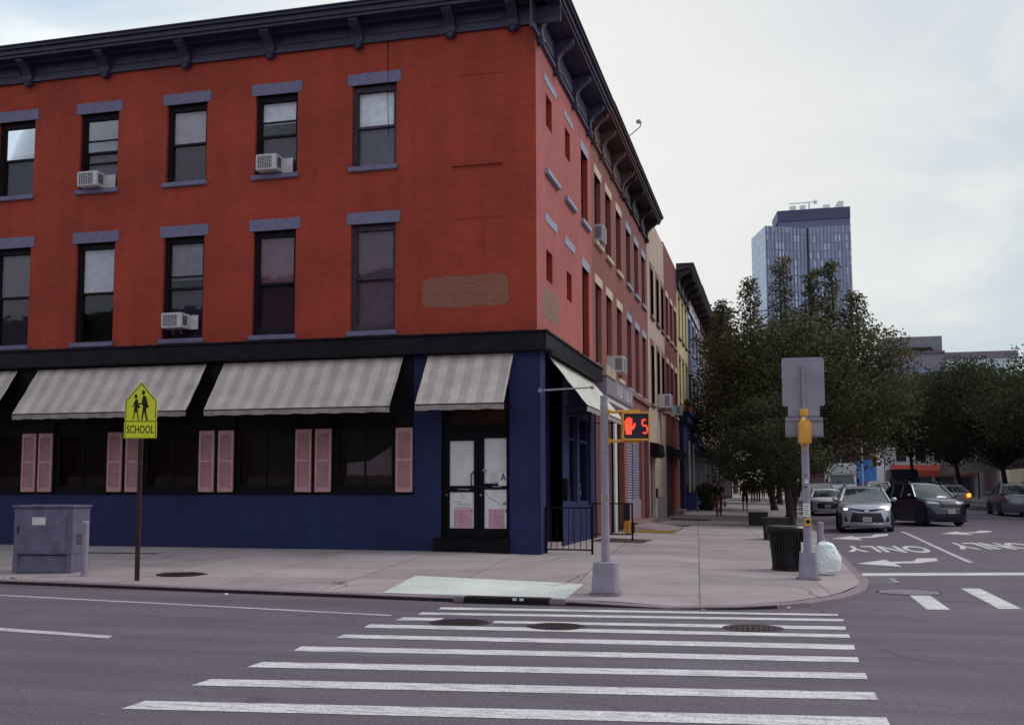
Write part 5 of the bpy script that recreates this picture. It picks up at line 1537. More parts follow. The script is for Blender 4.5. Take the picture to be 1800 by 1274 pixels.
        for s in (-1, 1):
            h_ = nosepatch([(s*.68*X_, hood-.24), (s*.95*X_, hood-.16), (s*.985*X_, hood-.22), (s*.95*X_, hood-.31), (s*.80*X_, hood-.29)], m_lens, 'headlight', t, .015)
            g2 = nosepatch([(s*.78*X_, hood-.235), (s*.92*X_, hood-.205), (s*.92*X_, hood-.275), (s*.79*X_, hood-.28)], m_head, 'lamp', h_, .03)
            nosepatch([(s*.78*X_, .40), (s*.92*X_, .42), (s*.90*X_, .58), (s*.84*X_, .62)], m_blackplastic, 'fog_lamp_recess', t, .012)
        nosepatch([(-.11, hood-.30), (.11, hood-.30), (.07, hood-.345), (-.07, hood-.345)], m_chrome, 'emblem', t, .025)
    elif style == 'suv':
        nosepatch([(-.42*X_, hood-.31), (-.36*X_, hood-.13), (.36*X_, hood-.13), (.42*X_, hood-.31), (.52*X_, hood-.40), (-.52*X_, hood-.40)], m_blackplastic, 'upper_grille', t)
        nosepatch([(-.55*X_, hood-.46), (.55*X_, hood-.46), (.50*X_, hood-.425), (-.50*X_, hood-.425)], m_galv2, 'bumper_trim', t, .02)
        nosepatch([(-.62*X_, .36), (.62*X_, .36), (.55*X_, .52), (-.55*X_, .52)], m_blackplastic, 'lower_grille', t)
        nosepatch([(-.42*X_, hood-.125), (-.42*X_, hood-.10), (.42*X_, hood-.10), (.42*X_, hood-.125)], m_galv2, 'grille_trim', t, .02)
        for s in (-1, 1):
            h_ = nosepatch([(s*.48*X_, hood-.21), (s*.90*X_, hood-.10), (s*.95*X_, hood-.14), (s*.90*X_, hood-.20), (s*.55*X_, hood-.25)], m_lens, 'headlight', t, .015)
            nosepatch([(s*.74*X_, .44), (s*.92*X_, .46), (s*.90*X_, .60), (s*.80*X_, .60)], m_blackplastic, 'fog_lamp_recess', t, .012)
    elif style == 'sedan':
        nosepatch([(-.66*X_, .36), (.66*X_, .36), (.70*X_, .60), (.62*X_, .66), (-.62*X_, .66), (-.70*X_, .60)], m_blackplastic, 'lower_grille', t)
        nosepatch([(-.80*X_, hood-.17), (0, hood-.22), (.80*X_, hood-.17), (.3*X_, hood-.26), (-.3*X_, hood-.26)], m_blackplastic, 'upper_grille', t)
        for s in (-1, 1):
            nosepatch([(s*.62*X_, hood-.21), (s*.92*X_, hood-.14), (s*.95*X_, hood-.20), (s*.70*X_, hood-.26)], m_lens, 'headlight', t, .015)
    if plate:
        pz = .50 if style != 'suv' else .60
        g = MB(); y0 = yfront(pz)-.03
        g.bbox(-.155, .155, y0-.015, y0, pz-.08, pz+.08, .004); pl = g.build('licence_plate', m_plate, t)
        g = MB()
        for k in range(6): g.box(-.11+.038*k, -.09+.038*k, y0-.018, y0-.0152, pz-.03, pz+.03)
        g.build('plate_marks', m_ink, pl)
    for s in (-1, 1):
        g = MB(); g.ball((s*(hw*.98+.10), ws[0]+.42, belt+.07), .11, .07, .085, 10, 6); g.tube((s*hw*.9, ws[0]+.45, belt), (s*(hw*.98+.06), ws[0]+.43, belt+.05), .03, .03, 6)
        mm = g.build('mirror', paint, t)
    for yw in (F+.95, F+.95+wb):
        for s in (-1, 1):
            g = MB(); x0, x1 = sorted((s*(hw-.235), s*(hw-.01)))
            k = 24; r = wheel
            prof_w = [(.0, x0), (r-.04, x0), (r, x0+.03), (r, x1-.03), (r-.05, x1), (r*.66, x1+.0)]
            vs = []
            for rr, xx in prof_w: vs += [(xx, yw+rr*math.cos(2*PI*i/k), r+rr*math.sin(2*PI*i/k)) for i in range(k)]
            g.mesh(vs, [(j*k+i, j*k+(i+1) % k, (j+1)*k+(i+1) % k, (j+1)*k+i) for j in range(len(prof_w)-1) for i in range(k)], 0, True)
            w_ = g.build('wheel', m_tyre, t)
            g = MB(); xo = s*(hw-.02)
            for i in range(10):
                a = 2*PI*i/10; b = a+.32
                g.face([(xo, yw+.06*math.cos(a), r+.06*math.sin(a)), (xo, yw+r*.66*math.cos(a), r+r*.66*math.sin(a)), (xo, yw+r*.66*math.cos(b), r+r*.66*math.sin(b)), (xo, yw+.06*math.cos(b), r+.06*math.sin(b))])
            g.tube((xo-s*.03, yw, r), (xo-s*.028, yw, r), r*.67, r*.67, 24); g.build('rim', m_rim, w_, weld=False)
            # arch lip: dark ring on the body side
            g = MB(); xo = s*(hw+.004)*.985
            for i in range(12):
                a, b = PI*i/12, PI*(i+1)/12
                g.face([(xo, yw+(r+.02)*math.cos(a), r+(r+.02)*math.sin(a)), (xo, yw+(r+.09)*math.cos(a), r+(r+.09)*math.sin(a)), (xo, yw+(r+.09)*math.cos(b), r+(r+.09)*math.sin(b)), (xo, yw+(r+.02)*math.cos(b), r+(r+.02)*math.sin(b))])
            g.build('wheel_arch', m_blackplastic, t, weld=False)
    g = MB(); g.box(-hw*.85, hw*.85, F+.2, Bk-.2, .17, ground+.05); g.build('underbody', m_blackplastic, t)
    for s in (-1, 1):
        g = MB(); x0, x1 = sorted((s*hw*.72, s*hw*.93)); g.bbox(x0, x1, Bk-.2, Bk+.005, belt-.32, belt-.08, .03)
        g.build('tail_light', tail_lit if tail_lit else flat('#6e1a1c', .3), t)
    return t
def at_road(x, y): return (x, y, road_z(x, y))
p_silver = M_car('silver_car_paint', '#a5a5b2', .5, .3)
p_navy = M_car('dark_blue_car_paint', '#17172e', .2, .28)
p_white = M_car('white_car_paint', '#b7b1b6', .0, .3)
p_grey = M_car('grey_car_paint', '#6d6973', .5, .3)
p_black = M_car('black_car_paint', '#121016', .2, .25)
vehicle('minivan', 'silver minivan with lit headlamps driving towards the junction', 'car', at_road(3.2, 45.5), R(-1), p_silver, hood=1.13, belt=1.16)
vehicle('sport_utility_car', 'dark blue sport utility car turning out behind the silver minivan', 'car', at_road(6.0, 50.5), R(21), p_navy, L=4.6, W=1.9, hood=1.16, belt=1.18, H=1.80, wb=2.7, ws=(-1.2, -.45), roof=(-.5, 1.5), rear=2.1, style='suv', nose=.3)
vehicle('sedan', 'white sedan parked at the kerb behind the sign pole', 'car', at_road(2.55, 64.0), 0, p_white, L=4.7, W=1.8, hood=.95, belt=.98, H=1.46, wb=2.7, ws=(-1.15, -.35), roof=(-.35, 1.0), rear=1.75, style='sedan', rails=False)
vehicle('parked_car', 'grey car parked behind the white sedan under the tree', 'car', at_road(2.6, 72.5), 0, p_grey, L=4.7, W=1.85, hood=1.1, belt=1.12, H=1.72, ws=(-1.25, -.5), roof=(-.5, 1.5), rear=2.1, style='suv')
vehicle('parked_car', 'pale car far down the lane behind the silver minivan', 'car', at_road(7.0, 84.0), 0, p_white, L=4.7, W=1.85, hood=1.1, belt=1.12, H=1.72, ws=(-1.25, -.5), roof=(-.5, 1.5), rear=2.1, style='suv')
vehicle('white_car', 'white car with a lit amber lamp beyond the dark car', 'car', at_road(10.9, 79.0), R(180+8), p_white, L=4.7, W=1.82, hood=.95, belt=1.0, H=1.5, ws=(-1.15, -.35), roof=(-.35, 1.2), rear=2.0, style='sedan', rails=False, tail_lit=m_amber)
vehicle('black_car', 'dark car with red lamps far down the street at right', 'car', at_road(12.2, 90.0), R(180), p_black, L=4.7, W=1.82, hood=1.05, belt=1.1, H=1.7, ws=(-1.15, -.35), roof=(-.35, 1.4), rear=2.1, style='suv', tail_lit=m_redlamp)
vehicle('parked_car', 'grey car parked at the opposite kerb at the right edge', 'car', at_road(11.9, 63.5), R(180), p_grey, L=4.7, W=1.82, hood=1.05, belt=1.1, H=1.7, ws=(-1.15, -.35), roof=(-.35, 1.4), rear=2.1, style='suv')

def truck(name, lab, loc, rz, cargo, cabm, W=2.3, H=3.3, L=6.5):
    t = empty(name, loc, rz, lab, 'truck', 'trucks far down the side street')
    F = -L/2
    g = MB(); g.bbox(-W/2, W/2, F+1.7, L/2, .75, H, .05); g.bbox(-W/2, W/2, F+.9, F+1.75, H-.95, H, .15); g.build('cargo_box', cargo, t)
    g = MB(); g.prism([(F, .5), (F, 1.25), (F+.75, 1.45), (F+1.2, 2.35), (F+1.9, 2.4), (F+1.9, .5)], lambda u, v, d: (d, u, v), -W*.46, W*.46); g.build('cab', cabm, t)
    g = MB(); g.mesh([(-W*.42, F+.80, 1.50), (W*.42, F+.80, 1.50), (W*.38, F+1.17, 2.28), (-W*.38, F+1.17, 2.28)], [(0, 1, 2, 3)]); o = g.build('windscreen', m_carglass, t); o.location = (0, -.03, .01)
    g = MB(); g.box(-W*.36, W*.36, F-.02, F, .75, 1.15); g.build('grille', m_blackplastic, t)
    g = MB(); g.bbox(-W*.47, W*.47, F-.12, F+.1, .42, .66, .03); g.build('bumper', m_blackplastic, t)
    for s in (-1, 1):
        g = MB(); g.bbox(s*W*.38-.1, s*W*.38+.1, F-.03, F, .85, 1.05, .02); g.build('headlight', m_lens, t)
        g = MB(); g.bbox(s*W*.53-.07, s*W*.53+.07, F+.8, F+.9, 1.5, 1.95, .02); g.build('mirror', m_blackplastic, t)
        for y in (F+1.0, L/2-1.3):
            g = MB(); g.tube((s*W*.32, y, .42), (s*W*.47, y, .42), .42, .42, 20); g.build('wheel', m_tyre, t)
    return t
m_truck = M_plain('clean_white_truck_paint', '#f0efee', .35, var=.04)
truck('box_truck', 'white box truck facing the viewer behind the minivan', at_road(4.85, 92.0), 0, m_truck, m_truck, 2.2, 3.15, 6.5)
truck('delivery_truck', 'dark purple delivery truck behind the minivan and the dark car', at_road(10.2, 99.0), 0, flat('#3a3450', .5), flat('#2c2840', .5), 2.1, 2.75, 6.0)

# ------------------------------------------------------------------ people
def skin_mesh(pts, edges, name, mat, parent, lev=2, root=0):
    me = bpy.data.meshes.new(name)
    me.from_pydata([p[:3] for p in pts], edges, [])
    o = bpy.data.objects.new(name, me); COL.objects.link(o)
    sk = o.modifiers.new('skin', 'SKIN'); sk.use_smooth_shade = True
    for i, p in enumerate(pts):
        v = me.skin_vertices[0].data[i]; r = p[3]
        v.radius = r if isinstance(r, tuple) else (r, r); v.use_root = (i == root)
    ss = o.modifiers.new('sub', 'SUBSURF'); ss.levels = lev; ss.render_levels = lev
    dg = bpy.context.evaluated_depsgraph_get(); dg.update()
    m2 = bpy.data.meshes.new_from_object(o.evaluated_get(dg))
    o.modifiers.clear(); o.data = m2; bpy.data.meshes.remove(me); m2.name = name
    m2.materials.clear(); m2.materials.append(mat)
    m2.polygons.foreach_set('use_smooth', [True]*len(m2.polygons))
    o.parent = parent
    return o
def person(x, y, rz, h, lab, shirt, trousers, skirt=False, shorts=False, stride=.18, bag=None, hair='#1c1412', long_hair=False, sleeves=True, shoe='#18141a', arm_out=0):
    z = side_z(x, y) if x < 1.45 else road_z(x, y)
    t = empty('person', (x, y, z), rz, lab, 'person', 'people walking on the pavement')
    k = h/1.75
    st = stride
    # joints: pelvis, waist, chest, neck, head; arms; legs   (facing -y)
    hipL, hipR = (-.095, 0, .93), (.095, 0, .93)
    knL, knR = (-.10, -st*.7, .50), (.10, st*.25, .50)
    anL, anR = (-.10, -st*1.0, .085), (.10, st*1.35, .13)
    shL, shR = (-.185, 0, 1.42), (.185, 0, 1.42)
    elL, elR = (-.25-arm_out, st*.45, 1.15), (.25, -st*.25, 1.15)
    wrL, wrR = (-.27-arm_out, st*.2, .92), (.26, -st*.75, .94)
    def S_(p, r): return (p[0]*k, p[1]*k, p[2]*k, tuple(a*k for a in r) if isinstance(r, tuple) else r*k)
    pts = [S_((0, 0, .96), (.135, .10)), S_((0, 0, 1.12), (.125, .09)), S_((0, 0, 1.33), (.15, .10)), S_((0, 0, 1.46), (.06, .06)), S_((0, -.01, 1.54), .052), S_((0, -.02, 1.62), (.078, .095)), S_((0, -.015, 1.70), (.06, .075)),
           S_(hipL, .085), S_(knL, .058), S_(anL, .042), S_((anL[0], anL[1]-.13, .035), .034),
           S_(hipR, .085), S_(knR, .058), S_(anR, .042), S_((anR[0], anR[1]-.12, .05), .034),
           S_(shL, .055), S_(elL, .042), S_(wrL, .03), S_((wrL[0], wrL[1]-.03, wrL[2]-.10), .03),
           S_(shR, .055), S_(elR, .042), S_(wrR, .03), S_((wrR[0], wrR[1]-.03, wrR[2]-.10), .03)]
    ed = [(0,1),(1,2),(2,3),(3,4),(4,5),(5,6),(0,7),(7,8),(8,9),(9,10),(0,11),(11,12),(12,13),(13,14),(2,15),(15,16),(16,17),(17,18),(2,19),(19,20),(20,21),(21,22)]
    body = skin_mesh(pts, ed, 'body', m_skin, t)
    gr = 1.16
    def inf(p, e=.018): 
        r = p[3]; return (p[0], p[1], p[2], tuple(a+e*k for a in r) if isinstance(r, tuple) else r+e*k)
    sp = [inf(pts[0], .025), inf(pts[1]), inf(pts[2]), inf(pts[3], .012), inf(pts[15]), inf(pts[16]), inf(pts[19]), inf(pts[20])]
    se = [(0,1),(1,2),(2,3),(2,4),(4,5),(2,6),(6,7)]
    if sleeves == 'long':
        sp += [inf(pts[17], .014), inf(pts[21], .014)]; se += [(5, 8), (7, 9)]
    skin_mesh(sp, se, 'top', flat(shirt), t)
    if skirt:
        g = MB(); g.lathe([(.25*k, .55*k), (.22*k, .75*k), (.175*k, .98*k), (.15*k, 1.06*k)], n=16); g.build('skirt', flat(trousers), t)
    else:
        end = .5
        tp = [inf(pts[0], .012), inf(pts[7], .014), inf(pts[8], .02), inf(pts[11], .014), inf(pts[12], .02)]
        te = [(0,1),(1,2),(0,3),(3,4)]
        if not shorts: tp += [inf(pts[9], .022), inf(pts[13], .022)]; te += [(2, 5), (4, 6)]
        skin_mesh(tp, te, 'trousers', flat(trousers), t)
    g = MB(); g.ball((0, .005*k, 1.655*k), .088*k, .102*k, .09*k, 12, 8)
    if long_hair: g.ball((0, .07*k, 1.50*k), .085*k, .05*k, .16*k, 10, 6)
    hb = g.build('hair', flat(hair), t); hb.location = (0, .018*k, .02*k)
    for p in (pts[10], pts[14]):
        g = MB(); g.ball((p[0], p[1]+.05*k, p[2]-.002), .05*k, .125*k, .045*k, 10, 6); g.build('shoe', flat(shoe), t)
    g = MB(); g.ball((0, -.115*k, 1.60*k), .016*k, .022*k, .022*k, 8, 5); g.build('nose', m_skin, t)
    g = MB()
    for s in (-1, 1): g.ball((s*.034*k, -.103*k, 1.625*k), .013*k, .01*k, .009*k, 8, 5)
    g.build('eye', m_ink, t)
    if bag:
        b = empty('shopping_bag', (x, y, z), rz, bag[1], 'bag')
        w_ = pts[22]
        g = MB(); g.bbox(w_[0]-.06, w_[0]+.10, w_[1]-.14, w_[1]+.14, w_[2]-.40, w_[2]-.10, .04); g.build('bag_body', flat(bag[0]), b)
        g = MB(); g.path([(w_[0]+.02, w_[1]-.09, w_[2]-.11), (w_[0], w_[1], w_[2]+.0), (w_[0]+.02, w_[1]+.09, w_[2]-.11)], .008, 6); g.build('bag_handle', flat(bag[0]), b)
    return t
person(-2.92, 56.6, R(8), 1.76, 'woman in black top and rust brown trousers walking towards the viewer', '#121014', '#6a3024', sleeves=True, bag=('#9c7480', 'pink shopping bag carried by the woman in rust trousers'), long_hair=True, hair='#2a1512', arm_out=.05)
person(-1.86, 64.8, R(0), 1.76, 'person in dark clothes and shorts walking behind the woman with the bag', '#171318', '#1c161c', shorts=True, sleeves=True)
person(-1.95, 90.0, R(0), 1.75, 'person in a dark jacket and blue jeans further up the pavement', '#1d1c2c', '#2f3f62', sleeves='long')
person(-1.60, 93.0, R(180), 1.68, 'person walking close behind the one in blue jeans', '#2b2026', '#241c24', sleeves='long')
person(-1.56, 122.0, R(0), 1.74, 'distant person in black standing in the bright gap', '#120f14', '#151117', sleeves='long')
person(-.98, 126.0, R(0), 1.66, 'distant person in a rust coloured top under the far trees', '#7a3b2c', '#2a1e22')

# ------------------------------------------------------------------ trees
def leaf_mesh(name, clumps, per, rad, size, mat, parent, flat_=.6):
    vs = []; fs = []; nr = []
    mid = sum((Vector(c) for c, _ in clumps), Vector())/len(clumps)
    for c, rr in clumps:
        out = (Vector(c)-mid).normalized()
        for _ in range(int(per*max(rr*rr, .42))):
            u = Vector((random.gauss(0, 1), random.gauss(0, 1), random.gauss(0, 1)))
            u.normalize(); u *= random.random()**.45*rad*rr
            p = Vector(c)+Vector((u.x, u.y, u.z*flat_))
            d = Vector((random.gauss(0, 1), random.gauss(0, 1), random.gauss(-.25, .6))).normalized()*size*random.uniform(.7, 1.3)
            e = d.cross(Vector((random.gauss(0, 1), random.gauss(0, 1), random.gauss(0, 1)))).normalized()*size*.28
            n = len(vs)
            vs += [p[:], (p+d*.45+e)[:], (p+d)[:], (p+d*.45-e)[:]]
            sn = (u.normalized()*.9+out*.5+Vector((random.gauss(0, .3), random.gauss(0, .3), .25+random.gauss(0, .3)))).normalized()
            fs.append((n, n+1, n+2, n+3) if d.cross(e).dot(sn) < 0 else (n, n+3, n+2, n+1))
            nr += [sn[:]]*4
    me = bpy.data.meshes.new(name); me.from_pydata(vs, [], fs); me.materials.append(mat)
    me.polygons.foreach_set('use_smooth', [True]*len(me.polygons))
    me.normals_split_custom_set_from_vertices(nr)
    o = bpy.data.objects.new(name, me); COL.objects.link(o); o.parent = parent
    return o
def tree(x, y, h, r, bot, lab, mat, n=95, per=95, size=.20, spikes=(), trunk=.2, seed=1, rx=1.0, ry=1.0, lean=(0, 0), group='street trees'):
    random.seed(seed)
    z0 = side_z(x, y)-.05 if x < 1.45 else rise(y)+.1
    t = empty('street_tree', (x, y, z0), 0, lab, 'tree', group)
    clumps = []
    cz = (h+bot)/2; hz = (h-bot)/2
    fork = Vector((lean[0]*.3, lean[1]*.3, max(2.2, bot*.75)))
    g = MB()
    g.tube((0, 0, -.1), (lean[0]*.1, lean[1]*.1, .4), trunk*1.35, trunk*1.0, 10); g.tube((lean[0]*.1, lean[1]*.1, .4), fork, trunk, trunk*.75, 10)
    for i in range(n):
        for _ in range(40):
            u = Vector((random.uniform(-1, 1), random.uniform(-1, 1), random.uniform(-1, 1)))
            q = u.length
            if q <= 1 and q > .30 and not (u.z < -.3 and q < .62): break
        # squat dome: widest a little under the middle
        wob = 1+.22*mnoise.noise(Vector((u.x*1.7+seed, u.y*1.7, u.z*1.7)))
        p = Vector((u.x*r*rx*wob+lean[0], u.y*r*ry*wob+lean[1], cz+u.z*hz*wob))
        clumps.append((p, random.uniform(.65, 1.15)))
    for (sx, sy, sh, sw_) in spikes:
        k = 7
        k = 11
        for i in range(k):
            f = i/(k-1)
            clumps.append((Vector((sx+random.gauss(0, .12), sy+random.gauss(0, .15), cz+hz*.55+(sh-cz-hz*.55)*f)), sw_*(1.0-.45*f)))
        g.tube(fork, (sx, sy, cz+.5*hz), .09, .06, 6); g.tube((sx, sy, cz+.5*hz-.05), (sx, sy, sh-.2), .06, .02, 6)
    # limbs out to some of the clumps
    for c, rr in clumps[::4]:
        mid = fork.lerp(c, .5)+Vector((0, 0, .25*(c-fork).length*.3))
        g.tube(fork, mid, trunk*.36, trunk*.18, 6, caps=False); g.tube(mid, c, trunk*.18, .02, 5, caps=False)
    # a few bare twigs outside the crown
    for c, rr in clumps[::8]:
        d = (c-Vector((lean[0], lean[1], cz))).normalized()
        g.tube(c, c+d*rr*.9, .018, .006, 4, caps=False)
    g.build('trunk', m_bark, t, sharp=60)
    leaf_mesh('crown', clumps, per, r*.30 if r > 3 else r*.36, size, mat, t)
    return t
tree(.55, 56.0, 10.4, 5.1, 2.3, 'broad street tree with spiky top shoots behind the sign pole', m_leafA, n=190, per=294, size=0.175, seed=3, trunk=.24, lean=(.7, 0), ry=.9,
     spikes=((-.2, 0, 12.9, .62), (2.3, .4, 12.7, .5), (1.3, -.2, 12.3, .5), (-1.7, .3, 12.0, .62), (3.4, 0, 11.0, .6), (-3.0, 0, 10.8, .6)))
tree(.55, 47.5, 5.4, 2.35, 1.15, 'low leafy street tree close behind the litter bin', m_leafB, n=75, per=232, size=0.144, seed=11, trunk=.17, lean=(-.75, 0))
tree(-.2, 68.0, 10.8, 4.6, 2.6, 'street tree whose branches hang over the pavement and shopfronts', m_leafB, n=140, per=263, size=0.190, seed=5, lean=(-1.0, 0))
tree(1.2, 106.0, 13.2, 6.6, 5.6, 'wide dark street tree leaning over the side street behind the sign', m_leafB, n=170, per=235, size=.24, seed=15, lean=(5.0, 0))
tree(.1, 86.0, 11.0, 4.4, 3.2, 'darker street tree farther along the left kerb', m_leafB, n=110, per=200, size=.22, seed=8)
tree(-.2, 122.0, 13.4, 5.8, 4.2, 'street tree at the far end of the left kerb', m_leafC, n=100, per=186, size=0.258, seed=9, lean=(1.5, 0))
tree(14.6, 78.0, 9.4, 5.6, 3.3, 'dark street tree on the opposite pavement at the right edge', m_leafB, n=170, per=260, size=.20, seed=21, lean=(-1.2, 0))
tree(14.4, 94.0, 10.4, 6.4, 4.0, 'dark street tree farther along the opposite pavement', m_leafB, n=170, per=235, size=.23, seed=22, lean=(-2.2, 0))
tree(15.4, 62.0, 9.0, 5.0, 3.2, 'street tree on the opposite pavement beyond the photo edge', m_leafC, n=140, per=235, size=.19, seed=23)
tree(13.4, 116.0, 12.2, 7.0, 5.6, 'far street tree over the white and orange shop', m_leafC, n=140, per=205, size=.26, seed=25, lean=(-2, 0))

# ------------------------------------------------------------------ far buildings
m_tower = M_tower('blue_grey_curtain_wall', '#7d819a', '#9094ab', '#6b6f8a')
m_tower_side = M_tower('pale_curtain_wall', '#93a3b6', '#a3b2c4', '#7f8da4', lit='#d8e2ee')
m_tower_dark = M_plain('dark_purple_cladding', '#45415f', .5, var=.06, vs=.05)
m_tower_mid = M_plain('mid_grey_blue_cladding', '#5f5f80', .5, var=.06, vs=.1)
def uvprism(name, base, z0, z1, mats, parent, cap=None):
    """extruded footprint; walls carry metre UVs so that storeys and bays come out square"""
    me = bpy.data.meshes.new(name); vs = []; fs = []; uv = []; mi = []
    n = len(base); s = 0
    for i in range(n):
        a, b = base[i], base[(i+1) % n]
        L = math.hypot(b[0]-a[0], b[1]-a[1]); k = len(vs)
        vs += [(a[0], a[1], z0), (b[0], b[1], z0), (b[0], b[1], z1), (a[0], a[1], z1)]
        fs.append((k, k+1, k+2, k+3)); uv += [(s, z0), (s+L, z0), (s+L, z1), (s, z1)]; mi.append(min(i, len(mats)-1)); s += L+.37
    k = len(vs); vs += [(x, y, z1) for x, y in base]; fs.append(tuple(range(k, k+n))); uv += [(0, 0)]*n; mi.append(len(mats)-1)
    me.from_pydata(vs, [], fs); me.uv_layers.new(name='UVMap')
    for i, c in enumerate(uv): me.uv_layers[0].data[i].uv = c
    for m in mats: me.materials.append(m)
    me.polygons.foreach_set('material_index', mi)
    o = bpy.data.objects.new(name, me); COL.objects.link(o); o.parent = parent
    return o
t = empty('tower_block', (0, 0, 0), 0, 'tall blue glass tower with a dark crown rising behind the trees', 'tower')
P0, P1, P2, P3, P4, P5 = (-7.6, 420), (-2.3, 400), (12.1, 408.5), (12.1, 409.6), (12.9, 409.6), (27.6, 409.6)
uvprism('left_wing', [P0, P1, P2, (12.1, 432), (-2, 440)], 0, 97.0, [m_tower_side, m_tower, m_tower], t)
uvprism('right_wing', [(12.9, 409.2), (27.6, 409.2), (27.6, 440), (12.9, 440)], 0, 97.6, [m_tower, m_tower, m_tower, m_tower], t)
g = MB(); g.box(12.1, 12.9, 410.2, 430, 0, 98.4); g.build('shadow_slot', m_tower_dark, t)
g = MB(); g.box(2.1, 27.55, 409.8, 436, 97.0, 100.4); g.build('setback_floor', m_tower_mid, t)
g = MB(); g.mesh([(.2, 424, 97), (2.1, 409.5, 97), (27.6, 409.5, 97), (27.6, 437, 97), (.2, 437, 97), (.2, 424, 104.2), (2.1, 409.5, 104.2), (27.6, 409.5, 104.2), (27.6, 437, 104.2), (.2, 437, 104.2)], [(5, 6, 7, 8, 9), (1, 2, 7, 6), (0, 1, 6, 5), (2, 3, 8, 7)])
for v_ in range(0): pass
crown = MB(); crown.mesh([(.2, 424, 100.4), (2.1, 409.3, 100.4), (27.62, 409.3, 100.4), (27.62, 437, 100.4), (.2, 437, 100.4), (.2, 424, 104.4), (2.1, 409.3, 104.4), (27.62, 409.3, 104.4), (27.62, 437, 104.4), (.2, 437, 104.4)],
    [(5, 6, 7, 8, 9), (1, 2, 7, 6), (0, 1, 6, 5), (2, 3, 8, 7), (3, 4, 9, 8), (4, 0, 5, 9), (4, 3, 2, 1, 0)])
crown.build('crown_band', m_tower_dark, t)
g = MB()
for i in range(11):
    f = i/11+.04; x = -2.3+(14.4)*f; y = 400+8.5*f-.12; g.box(x-.06, x+.06, y-.15, y+.15, 0, 97.0)
for i in range(12):
    x = 13.2+i*1.26; g.box(x-.06, x+.06, 409.0, 409.2, 0, 97.6)
g.build('fins', m_tower_mid, t)
g = MB(); g.lathe([(1.25, 104.4), (1.25, 107.4)], (7.8, 416, 0), 16); g.lathe([(1.25, 104.4), (1.25, 107.4)], (11.4, 416, 0), 16); g.build('water_tank', m_white, t)
g = MB(); g.path([(6.6, 415, 108.3), (15.8, 415, 108.4)], .22, 8); g.lathe([(.35, 104.4), (.3, 108.2)], (13.6, 415, 0), 10); g.bbox(15.3, 16.4, 414, 416, 107.7, 108.9, .1); g.build('cleaning_crane', m_white, t)
g = MB(); g.bbox(13.5, 20.5, 414, 420, 104.4, 105.8, .1); g.bbox(18.5, 20.8, 413, 418, 104.4, 106.6, .1); g.bbox(23.6, 25.6, 413, 418, 104.4, 107.6, .1); g.tube((22.0, 414, 104.5), (23.8, 414, 107.2), .3, .3, 6); g.build('roof_plant', m_white, t)

def far_block(name, lab, x0, x1, y0, y1, h, mat, wins, wm, cat='building'):
    t = empty(name, (0, 0, 0), 0, lab, cat)
    g = MB(); g.box(x0, x1, y0, y1, 0, h); g.build('wall', mat, t)
    (u0, du, nu, ww, v0, dv, nv, wh) = wins
    for j in range(nv):
        for i in range(nu):
            u, v = u0+du*i, v0+dv*j
            g = MB(); g.box(u, u+ww, y0-.06, y0+.05, v, v+wh); o = g.build('window', wm, t)
            g = MB(); g.box(u-.08, u+ww+.08, y0-.14, y0+.04, v-.12, v-.003); g.build('sill', m_white, o)
    return t
m_tan = M_plain('tan_grey_brick', '#807887', .85, var=.12, vs=.4)
tb = far_block('apartment_block', 'tan grey apartment block with a setback behind the right-hand trees', 21.0, 31.0, 221, 240, 27.9, m_tan, (22.0, 2.2, 4, 1.2, 5, 3.0, 7, 1.8), flat('#7f8cb0', .3))
g = MB(); g.box(20.9, 30.9, 222.5, 239, 27.9, 31.1); g.build('penthouse', M_plain('grey_penthouse_cladding', '#7a7480', .7, var=.1, vs=.5), tb)
g = MB(); g.box(21.0, 31.1, 220.7, 221.0, 27.6, 28.05); g.build('parapet', flat('#6c5560'), tb)
g = MB()
for i in range(40):
    c = Vector((random.uniform(21.5, 29), 221.2, 28.2+random.uniform(0, .5))); g.ball(c, .35, .3, .3, 6, 4)
g.build('roof_planting', m_leafB, tb)
wb_ = far_block('apartment_block', 'pale apartment block at the right edge behind the trees', 31.3, 44, 223, 240, 26.6, M_plain('pale_cladding', '#c2cad0', .7, var=.06, vs=.3), (32.5, 2.6, 4, 1.4, 5, 3, 7, 1.6), flat('#8b94a8', .3))
g = MB(); g.box(31.2, 44.1, 222.7, 223, 26.6, 27.9); g.build('roof_band', flat('#7b6c76'), wb_)
# end of the street
t = empty('brick_hall', (0, 0, 0), 0, 'purple brick building with a sloping roof closing the street', 'building')
g = MB(); g.box(4, 34, 190, 205, 0, 9.5); g.build('wall', M_brick('purple_brick', (.13, .06, .085), bh=.2, bw=.6, stain=.3), t)
g = MB(); g.mesh([(3.5, 189.5, 7.2), (34.5, 189.5, 9.6), (34.5, 206, 9.6), (3.5, 206, 7.2), (12.5, 197, 14.2), (28, 197, 14.4)], [(0, 1, 5, 4), (1, 2, 5), (2, 3, 4, 5), (3, 0, 4)]); g.build('roof', M_plain('dusky_pink_roof', '#6b4452', .8, var=.2, vs=.5), t)
g = MB(); g.box(13.5, 20, 189, 190, 8.6, 9.6); g.build('fascia_sign', flat('#26264c'), t)
g = MB()
for i in range(9): g.box(6+3*i, 7.6+3*i, 189.85, 190.02, 4.6, 7.0)
g.build('windows', m_carglass, t)
t = empty('corner_shop', (0, 0, 0), 0, 'white shop building with an orange fascia beyond the dark car', 'building')
g = MB(); g.box(13.6, 24, 150, 165, 0, 7.6); g.build('wall', M_plain('white_render', '#c0bcc2', .8, var=.12, vs=.6), t)
